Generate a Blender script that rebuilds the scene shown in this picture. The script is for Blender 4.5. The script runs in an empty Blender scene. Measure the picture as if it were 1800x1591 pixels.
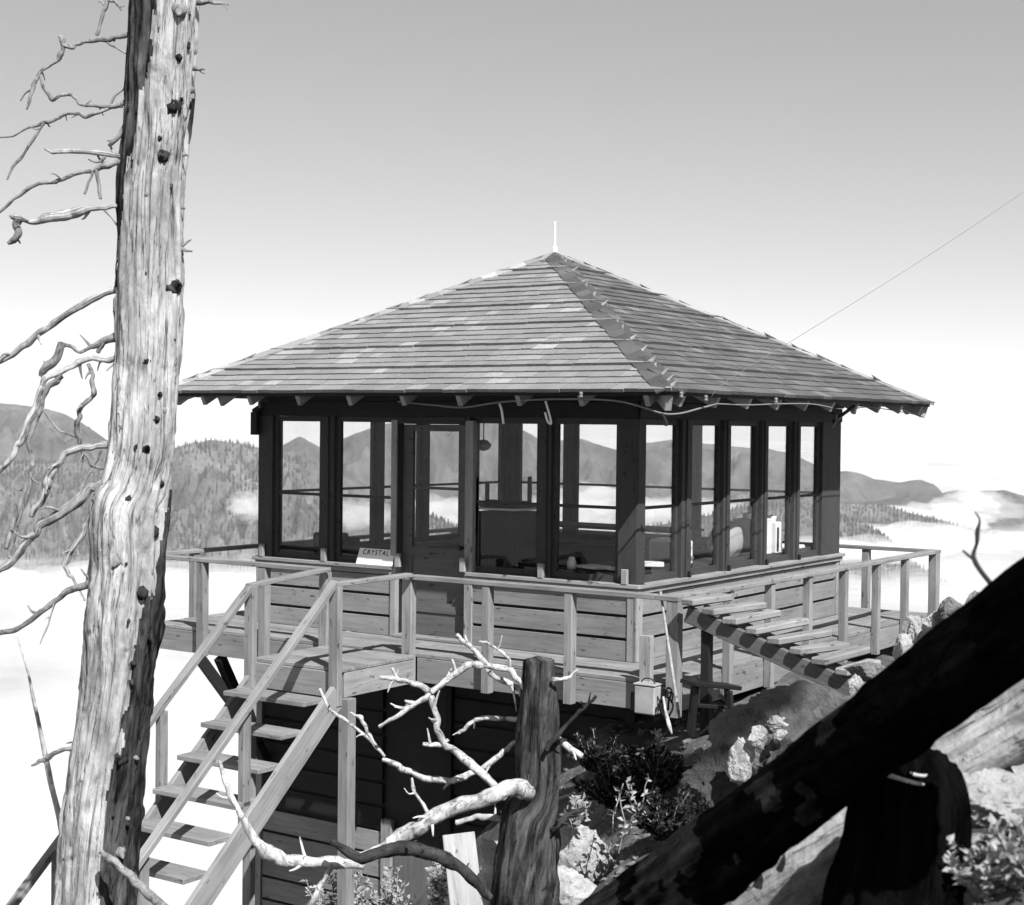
import bpy, bmesh, math, random
from mathutils import Vector, Matrix, noise
import numpy as np
random.seed(7)
V = Vector
sc = bpy.context.scene
COL = sc.collection

# ------------------------------------------------------------------ camera
CAM = V((6.422, -11.244, 1.963)); YAW = 0.59955; PITCH = -0.01817; ROLL = 0.01077; FPX = 2747.3
F = V((-math.sin(YAW)*math.cos(PITCH), math.cos(YAW)*math.cos(PITCH), math.sin(PITCH)))
R0 = V((math.cos(YAW), math.sin(YAW), 0)); U0 = R0.cross(F)
R = R0*math.cos(ROLL) + U0*math.sin(ROLL); U = -R0*math.sin(ROLL) + U0*math.cos(ROLL)
FH = V((-math.sin(YAW), math.cos(YAW), 0))
cam = bpy.data.cameras.new("camera"); co = bpy.data.objects.new("camera", cam); COL.objects.link(co)
m3 = Matrix((R, U, -F)).transposed()
co.matrix_world = Matrix.Translation(CAM) @ m3.to_4x4()
cam.lens = FPX/1800*36; cam.sensor_width = 36; cam.clip_start = 0.1; cam.clip_end = 80000
cam.dof.use_dof = True; cam.dof.focus_distance = 12.5; cam.dof.aperture_fstop = 5.0
sc.camera = co

def P(x, y, d):
    """world point seen at photo pixel (x, y) at depth d metres"""
    return CAM + (F + R*((x-900)/FPX) - U*((y-795.5)/FPX))*d
def UD(u, d, z):
    return V((CAM.x, CAM.y, 0)) + R0*u + FH*d + V((0, 0, z))

# ------------------------------------------------------------------ light
SUN = V((0.578, -0.345, 0.740)).normalized()
sl = bpy.data.lights.new("sun", 'SUN'); sl.energy = 5.0; sl.angle = math.radians(0.5); sl.color = (1.0, 1.0, 1.0)
so = bpy.data.objects.new("sun", sl); COL.objects.link(so)
so.rotation_euler = SUN.to_track_quat('Z', 'Y').to_euler()
w = bpy.data.worlds.new("World"); sc.world = w; w.use_nodes = True
nt = w.node_tree; nt.nodes.clear()
wo = nt.nodes.new('ShaderNodeOutputWorld'); bg = nt.nodes.new('ShaderNodeBackground')
sky = nt.nodes.new('ShaderNodeTexSky'); sky.sky_type = 'NISHITA'; sky.sun_disc = False
sky.sun_elevation = math.asin(SUN.z); sky.sun_rotation = math.radians(120.8); sky.altitude = 1500
sky.air_density = 1.0; sky.dust_density = 1.0; sky.ozone_density = 1.0
# black-and-white film behind a filter: only the red part of the sky counts
sep = nt.nodes.new('ShaderNodeSeparateColor'); pw = nt.nodes.new('ShaderNodeMath'); pw.operation = 'POWER'
SKY_POW, SKY_MUL = 0.68, 1.58
pw.inputs[1].default_value = SKY_POW
ml = nt.nodes.new('ShaderNodeMath'); ml.operation = 'MULTIPLY'; ml.inputs[1].default_value = SKY_MUL
nt.links.new(sky.outputs[0], sep.inputs[0]); nt.links.new(sep.outputs[0], pw.inputs[0])
nt.links.new(pw.outputs[0], ml.inputs[0]); nt.links.new(ml.outputs[0], bg.inputs[0])
bg.inputs[1].default_value = 0.10
nt.links.new(bg.outputs[0], wo.inputs[0])
sc.view_settings.view_transform = 'Standard'; sc.view_settings.look = 'None'
sc.view_settings.exposure = 0.9; sc.view_settings.gamma = 1.0; sc.view_settings.use_curve_mapping = False
sc.render.engine = 'CYCLES'
sc.cycles.transparent_max_bounces = 48; sc.cycles.volume_bounces = 1; sc.cycles.max_bounces = 6
sc.cycles.use_denoising = True
sc.render.film_transparent = False

# ------------------------------------------------------------------ materials
K = 0.60   # weathered, unpainted greys: kept low to suit an exposure for a bright sky
def newmat(name):
    m = bpy.data.materials.new(name); m.use_nodes = True; n = m.node_tree
    b = n.nodes['Principled BSDF']; b.inputs['Roughness'].default_value = 0.8
    b.inputs['Specular IOR Level'].default_value = 0.25
    return m, n, b
def ramp(n, fac, stops):
    r = n.nodes.new('ShaderNodeValToRGB'); e = r.color_ramp.elements
    while len(e) < len(stops): e.new(0.5)
    for k, (p, v) in enumerate(stops):
        e[k].position = p; e[k].color = (v, v, v, 1)
    n.links.new(fac, r.inputs[0]); return r.outputs[0]
def noise_node(n, vec, scale, detail=5, rough=0.6, dist=0.0):
    t = n.nodes.new('ShaderNodeTexNoise'); t.inputs['Scale'].default_value = scale
    t.inputs['Detail'].default_value = detail; t.inputs['Roughness'].default_value = rough
    t.inputs['Distortion'].default_value = dist
    if vec is not None: n.links.new(vec, t.inputs['Vector'])
    return t.outputs[0]
def math_node(n, op, a, b=None):
    t = n.nodes.new('ShaderNodeMath'); t.operation = op
    for k, q in enumerate((a, b)):
        if q is None: continue
        if isinstance(q, (int, float)): t.inputs[k].default_value = q
        else: n.links.new(q, t.inputs[k])
    return t.outputs[0]
def coords(n, scl=(1, 1, 1), rnd=True, space='Object'):
    tc = n.nodes.new('ShaderNodeTexCoord'); mp = n.nodes.new('ShaderNodeMapping')
    mp.inputs['Scale'].default_value = scl
    n.links.new(tc.outputs[space], mp.inputs[0]); out = mp.outputs[0]
    if rnd:
        oi = n.nodes.new('ShaderNodeObjectInfo'); va = n.nodes.new('ShaderNodeVectorMath'); va.operation = 'ADD'
        mu = math_node(n, 'MULTIPLY', oi.outputs['Random'], 37.0)
        n.links.new(out, va.inputs[0]); n.links.new(mu, va.inputs[1]); out = va.outputs[0]
    return out
def bump(n, b, h, strength, dist):
    t = n.nodes.new('ShaderNodeBump'); t.inputs['Strength'].default_value = strength; t.inputs['Distance'].default_value = dist
    n.links.new(h, t.inputs['Height']); n.links.new(t.outputs[0], b.inputs['Normal'])
def wood(name, v, var=0.18, grain=(2.0, 34, 34), bs=0.35, objvar=0.12, rough=0.75, knots=True):
    v = v*K; m, n, b = newmat(name)
    c = coords(n, grain); g = noise_node(n, c, 1.0, 6, 0.65, 0.4)
    c2 = coords(n, (1.2, 2.5, 2.5)); s = noise_node(n, c2, 1.6, 4, 0.6)
    a = ramp(n, g, [(0.28, v*(1-var*1.3)), (0.5, v), (0.75, v*(1+var))])
    k = ramp(n, s, [(0.3, 1-var*0.9), (0.7, 1+var*0.5)])
    oi = n.nodes.new('ShaderNodeObjectInfo')
    ov = math_node(n, 'MULTIPLY_ADD', oi.outputs['Random'], objvar*2); ov.node.inputs[2].default_value = 1-objvar
    x = math_node(n, 'MULTIPLY', a, k); x = math_node(n, 'MULTIPLY', x, ov)
    if knots:
        c3 = coords(n, (9, 30, 30)); sp = noise_node(n, c3, 1.0, 2, 0.5)
        kk = ramp(n, sp, [(0.28, 0.35), (0.35, 1.0)]); x = math_node(n, 'MULTIPLY', x, kk)
    n.links.new(x, b.inputs['Base Color']); b.inputs['Roughness'].default_value = rough
    bump(n, b, g, bs, 0.004)
    return m
M_paint = wood("weathered_paint", 0.315, 0.22)
M_trim = wood("trim_paint", 0.37, 0.24)
M_post = wood("post_wood", 0.33, 0.28)
M_deck = wood("deck_wood", 0.32, 0.30, bs=0.6)
M_dark = wood("shade_dark_wood", 0.022, 0.3, knots=False)  # shade of eaves, deck underside and basement put into the wood colour
M_frame = wood("window_paint_eave_shade", 0.065, 0.2)  # siding paint darkened to put the eave shade into the frames
M_door = wood("door_wood", 0.16, 0.15)
M_raw = wood("raw_wood", 0.40, 0.25, bs=0.7)
M_pale = wood("new_board", 0.49, 0.25)
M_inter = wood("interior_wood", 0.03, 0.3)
M_rafter = wood("rafter_wood", 0.42, 0.15)
M_bearer = wood("walkway_bearer_wood", 0.15, 0.25, bs=0.7)  # darkened to deepen the plank shadows on the near bearer
M_step = wood("walkway_wood", 0.36, 0.25, bs=0.7)

def plain(name, v, rough=0.6, var=0.15, scale=8, bs=0.1, metal=0.0):
    v = v*(K if v < 0.5 else 0.9); m, n, b = newmat(name); c = coords(n); t = noise_node(n, c, scale, 5, 0.6)
    x = ramp(n, t, [(0.3, v*(1-var)), (0.7, v*(1+var))]); n.links.new(x, b.inputs['Base Color'])
    b.inputs['Roughness'].default_value = rough; b.inputs['Metallic'].default_value = metal
    bump(n, b, t, bs, 0.01)
    return m
M_white = plain("white_enamel", 0.78, 0.4, 0.05)
M_can = plain("dull_white_metal", 0.48, 0.6, 0.25, 6)
M_grey = plain("grey_metal", 0.35, 0.45)
M_black = plain("black_iron", 0.015, 0.5)
M_paper = plain("paper", 0.7, 0.9, 0.06)
M_card = plain("cardboard", 0.45, 0.9, 0.1)
M_ink = plain("ink", 0.02, 0.8)
M_cable = plain("cable", 0.25, 0.6)
M_signmat = plain("sign_card", 0.8, 0.6, 0.03)

def bark(name, lo, mid, hi, zs=1.6, xs=16, crack=0.35, bs=0.8, bd=0.02, blot=1.0):
    """barkless weathered wood: fine grain, blotchy stains, hairline cracks; UV u runs round the limb, v along it (metres)"""
    lo *= K; mid *= K; hi *= K
    m, n, b = newmat(name)
    tc = n.nodes.new('ShaderNodeTexCoord')
    def mp(sx, sy):
        q = n.nodes.new('ShaderNodeMapping'); q.inputs['Scale'].default_value = (sx, sy, 1); n.links.new(tc.outputs['UV'], q.inputs[0]); return q.outputs[0]
    oc = coords(n, (1, 1, 0.45), True)
    g = noise_node(n, mp(xs, zs), 1.0, 8, 0.68, 0.5)
    fine = noise_node(n, coords(n, (1, 1, 0.5), True), 60*blot, 5, 0.7, 0.3)
    s = noise_node(n, oc, 6.5*blot, 7, 0.68, 0.9)
    big = noise_node(n, oc, 1.7*blot, 4, 0.6, 0.6)
    cr = noise_node(n, mp(xs*0.55, zs*0.3), 1.0, 5, 0.6, 1.6)
    a = ramp(n, g, [(0.22, lo*2.0), (0.40, mid), (0.70, hi*0.92)])
    st = ramp(n, s, [(0.30, 0.30), (0.43, 0.78), (0.56, 1.06), (0.72, 1.38)])
    bg_ = ramp(n, big, [(0.3, 0.65), (0.5, 1.0), (0.7, 1.18)])
    fn = ramp(n, fine, [(0.3, 0.80), (0.7, 1.15)])
    d = math_node(n, 'ABSOLUTE', math_node(n, 'SUBTRACT', cr, 0.5))
    ck = ramp(n, d, [(0.0, 0.18), (0.004+0.010*crack, 1.0)])
    x = math_node(n, 'MULTIPLY', math_node(n, 'MULTIPLY', a, st), math_node(n, 'MULTIPLY', math_node(n, 'MULTIPLY', ck, fn), bg_))
    n.links.new(x, b.inputs['Base Color']); b.inputs['Roughness'].default_value = 0.9; b.inputs['Specular IOR Level'].default_value = 0.0
    h = math_node(n, 'ADD', math_node(n, 'MULTIPLY', g, 0.5), math_node(n, 'ADD', math_node(n, 'MULTIPLY', ck, 0.5), math_node(n, 'ADD', math_node(n, 'MULTIPLY', s, 0.9), math_node(n, 'MULTIPLY', fine, 0.2))))
    bump(n, b, h, bs, bd)
    return m
M_snag = bark("silver_snag_wood", 0.20, 0.52, 0.80, crack=0.6)
M_snagbr = bark("snag_branch_wood", 0.14, 0.30, 0.5, zs=5, xs=6, bd=0.006, blot=3)
M_palebr = bark("bleached_branch_wood", 0.14, 0.62, 1.05, zs=8, xs=8, bd=0.012, crack=0.3, blot=4.0)
M_stump = bark("stump_wood", 0.006, 0.028, 0.20, zs=2.5, xs=10)  # weathered tone, darkened further for the shade over the middle stump
M_shadeblack = bark("shade_black_wood", 0.0015, 0.003, 0.010, zs=2.5, xs=9, bs=0.6)  # black stands for the deep shade over the log and the stump below it
M_darkbr = bark("dark_branch_wood", 0.02, 0.05, 0.12, zs=5, xs=6, bd=0.006)
M_partlit = bark("part_lit_wood", 0.004, 0.018, 0.07, zs=2.5, xs=9, bs=0.6)
M_log = bark("grey_log_wood", 0.20, 0.5, 0.85, zs=1.2, xs=9)

def rockmat(name, lo, hi, scale=3.0):
    k = K if hi < 0.6 else 0.8
    lo *= k; hi *= k
    m, n, b = newmat(name); c = coords(n, rnd=True)
    t = noise_node(n, c, scale, 12, 0.72, 0.3); t2 = noise_node(n, c, scale*6, 8, 0.7, 0.2)
    x = ramp(n, t, [(0.3, lo), (0.52, (lo+hi)/2), (0.68, hi)])
    y = ramp(n, t2, [(0.32, 0.55), (0.45, 0.95), (0.7, 1.15)])
    x = math_node(n, 'MULTIPLY', x, y); n.links.new(x, b.inputs['Base Color'])
    bump(n, b, math_node(n, 'ADD', t, math_node(n, 'MULTIPLY', t2, 0.35)), 1.0, 0.08 if scale > 0.1 else 0.0)
    b.inputs['Roughness'].default_value = 0.95
    return m
M_rock = rockmat("granite", 0.16, 0.42)
M_rockmid = rockmat("weathered_granite", 0.09, 0.27, 2.4)
M_rockpale = rockmat("pale_granite", 0.4, 0.75, 5)
M_rockdark = rockmat("dark_rock", 0.05, 0.18, 4)
M_ground = rockmat("stony_soil", 0.05, 0.30, 2.6)
M_leafpale = plain("pale_leaf", 0.42, 0.5, 0.25, 30)
M_leaf = plain("leaf", 0.11, 0.5, 0.3, 12)
M_grass = plain("dry_grass", 0.35, 0.7, 0.3, 6)

def shingle_mat(name, lo, hi):
    lo *= K; hi *= K; m, n, b = newmat(name)
    g = n.nodes.new('ShaderNodeNewGeometry'); oi = n.nodes.new('ShaderNodeObjectInfo')
    f = math_node(n, 'FRACT', math_node(n, 'ADD', g.outputs['Random Per Island'], math_node(n, 'MULTIPLY', oi.outputs['Random'], 7.3)))
    t = noise_node(n, coords(n, (1, 1, 1), False, 'Generated') if False else g.outputs['Position'], 1.6, 4, 0.6)
    t2 = noise_node(n, g.outputs['Position'], 40, 4, 0.6)
    a = ramp(n, f, [(0.0, lo), (0.6, (lo+hi)*0.5), (0.9, hi), (0.97, hi*1.2), (1.0, hi*1.35)])
    x = math_node(n, 'MULTIPLY', a, ramp(n, t, [(0.3, 0.9), (0.7, 1.1)]))
    x = math_node(n, 'MULTIPLY', x, ramp(n, t2, [(0.25, 0.8), (0.75, 1.15)]))
    n.links.new(x, b.inputs['Base Color']); bump(n, b, t2, 0.4, 0.004); b.inputs['Roughness'].default_value = 0.85
    return m
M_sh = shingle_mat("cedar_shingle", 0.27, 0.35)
M_shr = shingle_mat("darker_cedar_shingle", 0.12, 0.19)  # darker tone for the right and back roof faces
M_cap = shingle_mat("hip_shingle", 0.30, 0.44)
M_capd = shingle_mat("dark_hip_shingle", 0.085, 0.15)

def glass_mat():
    m = bpy.data.materials.new("window_glass"); m.use_nodes = True; n = m.node_tree; n.nodes.clear()
    o = n.nodes.new('ShaderNodeOutputMaterial'); t = n.nodes.new('ShaderNodeBsdfTransparent'); gl = n.nodes.new('ShaderNodeBsdfGlossy')
    gl.inputs['Roughness'].default_value = 0.02; gl.inputs['Color'].default_value = (0.8, 0.8, 0.8, 1)
    t.inputs['Color'].default_value = (0.95, 0.95, 0.95, 1)
    fr = n.nodes.new('ShaderNodeFresnel'); fr.inputs[0].default_value = 1.4
    ge = n.nodes.new('ShaderNodeNewGeometry'); fb = math_node(n, 'MULTIPLY', fr.outputs[0], math_node(n, 'SUBTRACT', 1.0, ge.outputs['Backfacing']))
    mx = n.nodes.new('ShaderNodeMixShader'); n.links.new(fb, mx.inputs[0]); n.links.new(t.outputs[0], mx.inputs[1]); n.links.new(gl.outputs[0], mx.inputs[2])
    n.links.new(mx.outputs[0], o.inputs[0]); return m
M_glass = glass_mat()

# ------------------------------------------------------------------ object helpers
W = {}
def tag(o, label=None, cat=None, group=None, kind=None):
    if label: o['label'] = label
    if cat: o['category'] = cat
    if group: o['group'] = group
    if kind: o['kind'] = kind
    return o
def put(o, Mw, parent=None):
    COL.objects.link(o)
    if parent is not None:
        o.parent = parent; o.matrix_basis = W[parent].inverted() @ Mw
    else: o.matrix_basis = Mw
    W[o] = Mw.copy(); return o
def empty(name, loc, label, cat, group=None):
    o = bpy.data.objects.new(name, None); o.empty_display_size = 0.3
    put(o, Matrix.Translation(V(loc))); return tag(o, label, cat, group)
_cache = {}
def boxmesh(l, a, b, bev, mat):
    key = (round(l, 3), round(a, 3), round(b, 3), round(bev, 4), mat.name)
    if key in _cache: return _cache[key]
    bm = bmesh.new(); bmesh.ops.create_cube(bm, size=1)
    for v in bm.verts: v.co = V((v.co.x*l, v.co.y*a, v.co.z*b))
    if bev > 0: bmesh.ops.bevel(bm, geom=bm.edges[:], offset=min(bev, a*0.3, b*0.3), segments=1, affect='EDGES')
    me = bpy.data.meshes.new("board"); bm.to_mesh(me); bm.free(); me.materials.append(mat); _cache[key] = me; return me
def beam(name, a, b, wd, ht, mat, parent=None, up=V((0, 0, 1)), bev=0.004):
    """a board from a to b: width wd sideways, height ht along up"""
    a = V(a); b = V(b); x = (b-a).normalized()
    y = V(up).cross(x)
    if y.length < 1e-4: y = V((1, 0, 0)).cross(x)
    y.normalize(); z = x.cross(y)
    o = bpy.data.objects.new(name, boxmesh((b-a).length, wd, ht, bev, mat))
    Mw = Matrix((x, y, z)).transposed().to_4x4(); Mw.translation = (a+b)/2
    return put(o, Mw, parent)
def box(name, lo, hi, mat, parent=None, bev=0.004):
    """axis-aligned box; its longest side is the local X, so that grain follows it"""
    lo = V(lo); hi = V(hi); s = hi-lo; c = (lo+hi)/2
    if s.x >= s.y and s.x >= s.z: return beam(name, (lo.x, c.y, c.z), (hi.x, c.y, c.z), s.y, s.z, mat, parent, bev=bev)
    if s.y >= s.z: return beam(name, (c.x, lo.y, c.z), (c.x, hi.y, c.z), s.x, s.z, mat, parent, bev=bev)
    return beam(name, (c.x, c.y, lo.z), (c.x, c.y, hi.z), s.y, s.x, mat, parent, up=V((1, 0, 0)), bev=bev)
def meshobj(name, verts, faces, mat, parent=None, origin=None, smooth=False, uvs=None):
    origin = V(origin) if origin is not None else V((0, 0, 0))
    me = bpy.data.meshes.new(name); me.from_pydata([tuple(V(v)-origin) for v in verts], [], faces); me.update()
    if uvs is not None:
        uvl = me.uv_layers.new(name="UVMap")
        li = np.zeros(len(me.loops), dtype=np.int32); me.loops.foreach_get('vertex_index', li)
        uvl.data.foreach_set('uv', np.array(uvs, dtype=np.float32)[li].ravel())
    if smooth: me.polygons.foreach_set('use_smooth', [True]*len(me.polygons))
    me.materials.append(mat)
    o = bpy.data.objects.new(name, me); return put(o, Matrix.Translation(origin), parent)
def catmull(pts, n):
    out = []
    for i in range(len(pts)-1):
        p0 = pts[max(i-1, 0)]; p1 = pts[i]; p2 = pts[i+1]; p3 = pts[min(i+2, len(pts)-1)]
        for k in range(n):
            t = k/n
            out.append([0.5*((2*b)+(-a+c)*t+(2*a-5*b+4*c-d)*t*t+(-a+3*b-3*c+d)*t**3) for a, b, c, d in zip(p0, p1, p2, p3)])
    out.append(list(pts[-1])); return out
def tube(name, pts, mat, parent=None, segs=10, n=5, rough=0.12, freq=6.0, ridge=0.0, seed=0, cap='point', smooth=True):
    """pts = [(x, y, z, radius)]: a knobbly tapering limb, one closed surface"""
    q = catmull(pts, n); vs = []; fs = []; uv = []; L = 0
    c0 = [V(a[:3]) for a in q]; t0 = (c0[1]-c0[0]).normalized()
    ref = t0.orthogonal().normalized()
    for i, a in enumerate(q):
        c = c0[i]; t = (c0[min(i+1, len(q)-1)]-c0[max(i-1, 0)]).normalized()
        ref = (ref-t*ref.dot(t)).normalized(); s = t.cross(ref)
        if i: L += (c-c0[i-1]).length
        for k in range(segs):
            th = 2*math.pi*k/segs; d = ref*math.cos(th)+s*math.sin(th)
            r = max(a[3], 0.0008)
            nn = noise.noise(V((d.x*1.3+seed*7.1, d.y*1.3+L*freq, d.z*1.3+seed)))
            rr = r*(1+rough*nn)
            if ridge:
                rr += r*ridge*noise.fractal(V((math.cos(th)*4.0+seed, math.sin(th)*4.0, L*1.3)), 0.8, 2.0, 5)
                rr += r*ridge*0.5*noise.noise(V((math.cos(th)*9+seed, math.sin(th)*9, L*3.0)))
                cx1 = noise.fractal(V((math.cos(th)*3.1+seed*2, math.sin(th)*3.1, L*0.55)), 0.8, 2.0, 4)
                rr -= r*ridge*0.8*max(0.0, 1-abs(cx1)/0.04)
                pl = noise.fractal(V((math.cos(th)*2.2+seed*3, math.sin(th)*2.2, L*1.1)), 0.8, 2.0, 5)
                rr += r*ridge*0.45*min(1.0, max(0.0, (pl-0.12)*14))
            vs.append(c+d*rr); uv.append((abs(k/segs*2-1)*math.pi*r*2 if False else (k/segs if k <= segs/2 else 1-k/segs)*4*r/0.17*0.5, L))
    m = len(q)
    for i in range(m-1):
        for k in range(segs):
            k2 = (k+1) % segs; fs.append((i*segs+k, i*segs+k2, (i+1)*segs+k2, (i+1)*segs+k))
    for end, i in ((0, 0), (1, m-1)):
        ci = len(vs); t = (c0[1]-c0[0] if end == 0 else c0[-1]-c0[-2]).normalized()
        vs.append(c0[i]+t*(q[i][3]*(0.3 if end else -0.3))); uv.append((0.3, L*end))
        for k in range(segs):
            k2 = (k+1) % segs
            fs.append((ci, i*segs+k, i*segs+k2) if end else (ci, i*segs+k2, i*segs+k))
    return meshobj(name, vs, fs, mat, parent, origin=c0[0], smooth=smooth, uvs=uv)
def trace(name, depth, pl, mat, parent=None, spurs=0, jit=0.0, **kw):
    """limb given by photo positions (x, y, width px[, extra depth]); becomes a round limb at its own distance"""
    pts = []; rj = random.Random(int(pl[0][0]*7+pl[-1][1]*3))
    for k, q in enumerate(pl):
        d = depth+(q[3] if len(q) > 3 else 0); p = P(q[0], q[1], d); r = q[2]/2*d/FPX
        if jit and q[2] > 19: r *= rj.uniform(.93, 1.07)
        elif jit and 0 < k: p += V((rj.uniform(-1, 1), rj.uniform(-1, 1), rj.uniform(-1, 1)))*jit*r; r *= rj.uniform(0.85, 1.15)
        pts.append((p.x, p.y, p.z, r))
        if jit and k < len(pl)-1:      # a kink between the traced points
            q2 = pl[k+1]; d2 = depth+(q2[3] if len(q2) > 3 else 0); t = rj.uniform(.35, .65); p2 = P(q[0]+(q2[0]-q[0])*t, q[1]+(q2[1]-q[1])*t, d+(d2-d)*t)
            r2 = (q[2]*(1-t)+q2[2]*t)/2*d/FPX; p2 += V((rj.uniform(-1, 1), rj.uniform(-1, 1), rj.uniform(-1, 1)))*jit*r2*1.3
            if (p2-P(q[0], q[1], d)).length > r2*1.5: pts.append((p2.x, p2.y, p2.z, r2*rj.uniform(.82, 1.12)))
    o = tube(name, pts, mat, parent, **kw)
    for m in range(spurs):
        k = rj.randrange(1, len(pts)-1); a = V(pts[k][:3]); r0_ = r = pts[k][3]; t = (V(pts[k+1][:3])-a).normalized()
        dv = (t.orthogonal().normalized()*rj.uniform(-1, 1)+t.cross(t.orthogonal()).normalized()*rj.uniform(-1, 1)+t*rj.uniform(.2, .8)).normalized()
        r = min(r, 0.016); L = r*rj.uniform(2.0, 6.0)+0.015; e1 = a+dv*(r0_+L*.5)+V((0, 0, rj.uniform(-.2, .2)*L)); e2 = a+dv*(r0_+L)+V((0, 0, rj.uniform(-.3, .3)*L))
        tube("twig", [(*a, r*.75), (*e1, r*.42), (*e2, r*.16+.001)], mat, o, segs=6, n=3, rough=.25, freq=30, seed=m)
    return o
# ================================================================== SETTING: terrain
def lerp_table(tab, x):
    if x <= tab[0][0]: return tab[0][1]
    for (a, b), (c, d) in zip(tab, tab[1:]):
        if x <= c: return b+(d-b)*(x-a)/(c-a)
    return tab[-1][1]
T_FAR = [(-60, -60), (-20, -22), (-8, -10), (-4, -5.5), (-2, -3.6), (-1, -2.55), (-.3, -1.7), (.3, -1.0), (.8, -.55), (1.5, -.32), (3, -.30), (6, -.6), (12, -5), (60, -40)]
T_NEAR = [(-60, -45), (-20, -15), (-8, -7), (-3, -2.9), (-1, -.9), (0, -.25), (.7, .08), (1.3, .62), (1.8, .80), (3, .98), (6, .7), (12, -2.0), (60, -30)]
def ground_z(u, d):
    t = min(max((d-4.4)/5.6, 0), 1); t = t*t*(3-2*t)
    z = lerp_table(T_NEAR, u)*(1-t)+lerp_table(T_FAR, u)*t
    lim = 15.2+min(max(u-1, 0), 3.5)*1.1
    if d > lim: z -= (d-lim)*0.9
    if d < 0: z += min(-d, 26)*0.40*(1 if u > -3 else max(0, 1+(u+3)/9)) - max(-d-30, 0)*0.6  # unseen slope behind the camera, raised to block horizon light
    nz = noise.fractal(V((u*0.45, d*0.45, 3.1)), 0.9, 2.1, 5)*0.22+noise.fractal(V((u*2.1, d*2.1, 8.1)), 0.8, 2.1, 3)*0.05
    return z+nz*(1 if -d < 40 else 1)
def build_ground():
    N = 420; uc, dc = 1.6, 8.0; b = 6.0; a = 2.4; hs = []
    s = [a*math.sinh(b*(2*i/N-1)) for i in range(N+1)]
    vs = []
    for j in range(N+1):
        for i in range(N+1):
            u = uc+s[i]; d = dc+s[j]
            vs.append(UD(u, d, ground_z(u, d)))
    fs = [(j*(N+1)+i, j*(N+1)+i+1, (j+1)*(N+1)+i+1, (j+1)*(N+1)+i) for j in range(N) for i in range(N)]
    o = meshobj("ground", vs, fs, M_ground, smooth=True); tag(o, "rocky mountain-top ground dropping away to the left", kind='structure')
build_ground()

M_forest = rockmat("forested_slope", 0.08, 0.28, 0.02); 
M_far = rockmat("far_slope", 0.05, 0.22, 0.007)
M_trees = plain("conifer_foliage", 0.11, 0.9, 0.35, 0.02)
FOG_Z = -270.0
def ridge(name, pts, D, span, slope, mat, step=7, rough=0.10, label="", seed=0, gul=0.16, rows=46):
    xs = []; x = pts[0][0]
    while x <= pts[-1][0]: xs.append(x); x += step
    vs = []; nb = 14; tot = rows+nb
    dirs = []
    for x in xs:
        y = lerp_table(pts, x); c = P(x, y, D); h = (c-CAM); h.z = 0; h.normalize()
        hw = D*step/FPX
        for j in range(tot):
            t = (j-nb)/rows           # <0 behind the crest
            s = t*span
            px = c-h*s
            q = V((px.x/span*3.2+seed*5.3, px.y/span*3.2, seed*1.7))
            rg = 1-abs(noise.fractal(q, 0.9, 2.0, 6))*2
            amp = span*slope*gul*min(1, abs(t)*4)
            fine = noise.fractal(V((px.x*0.011, px.y*0.011, seed)), 0.75, 2.1, 6)*D*0.0026*min(1, abs(t)*10+0.45)
            rg2 = 1-abs(noise.fractal(V((px.x/span*9+seed, px.y/span*9, 2.0)), 0.8, 2.0, 4))*2; fine += (rg2-.6)*amp*0.35
            z = c.z-abs(s)*slope*(0.75+0.5*abs(t))+(rg-0.6)*amp+fine
            vs.append(V((px.x, px.y, z)))
    fs = [(i*tot+j, (i+1)*tot+j, (i+1)*tot+j+1, i*tot+j+1) for i in range(len(xs)-1) for j in range(tot-1)]
    o = meshobj(name, vs, fs, mat, smooth=True); tag(o, label, kind='structure'); return vs, len(xs), tot, nb
SK1 = [(-900, 1100), (-400, 930), (-100, 850), (0, 818), (100, 812), (190, 812), (250, 800), (300, 790), (320, 783), (345, 777), (370, 771), (395, 777), (420, 781), (455, 787), (500, 803), (560, 822), (620, 842), (700, 880), (800, 925), (950, 1000), (1100, 1080)]
SK2 = [(-900, 850), (-300, 740), (-50, 706), (0, 709), (60, 713), (120, 731), (160, 752), (190, 775), (230, 795), (300, 797), (450, 796), (492, 787), (510, 777), (527, 767), (545, 777), (565, 787), (585, 780), (601, 771), (650, 752), (700, 741), (760, 733), (850, 738), (905, 748), (946, 770), (975, 777), (1000, 772), (1020, 771), (1060, 783), (1085, 790), (1128, 781), (1183, 773), (1213, 779), (1257, 781), (1300, 786), (1342, 790), (1383, 797), (1430, 815), (1463, 830), (1490, 827), (1510, 830), (1540, 842), (1580, 847), (1620, 842), (1645, 853), (1670, 880), (1720, 915), (1800, 960), (1950, 1040)]
SK3 = [(1250, 900), (1500, 882), (1600, 872), (1660, 866), (1690, 862), (1740, 861), (1765, 858), (1785, 866), (1810, 874), (1900, 882), (2200, 870), (2700, 900)]
SK4 = [(1150, 900), (1300, 868), (1400, 862), (1463, 876), (1500, 888), (1530, 886), (1560, 889), (1600, 902), (1650, 914), (1700, 926), (1760, 945), (1900, 990)]
SK5 = [(1000, 960), (1200, 915), (1330, 885), (1400, 884), (1463, 896), (1490, 909), (1530, 928), (1560, 950), (1600, 985), (1700, 1050)]
v1 = ridge("forested_mountain", SK1, 2900, 560, 0.62, M_forest, label="nearest forested mountain slope left of the cabin", seed=1, gul=0.28, rows=80)
v2 = ridge("mountain_range", SK2, 4700, 1100, 0.42, M_far, label="hazy mountain range behind the cabin", seed=2, gul=0.34, rows=90)
v3 = ridge("far_mountain", SK3, 4350, 700, 0.35, M_far, label="farthest low mountain at the right edge", seed=3)
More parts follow.
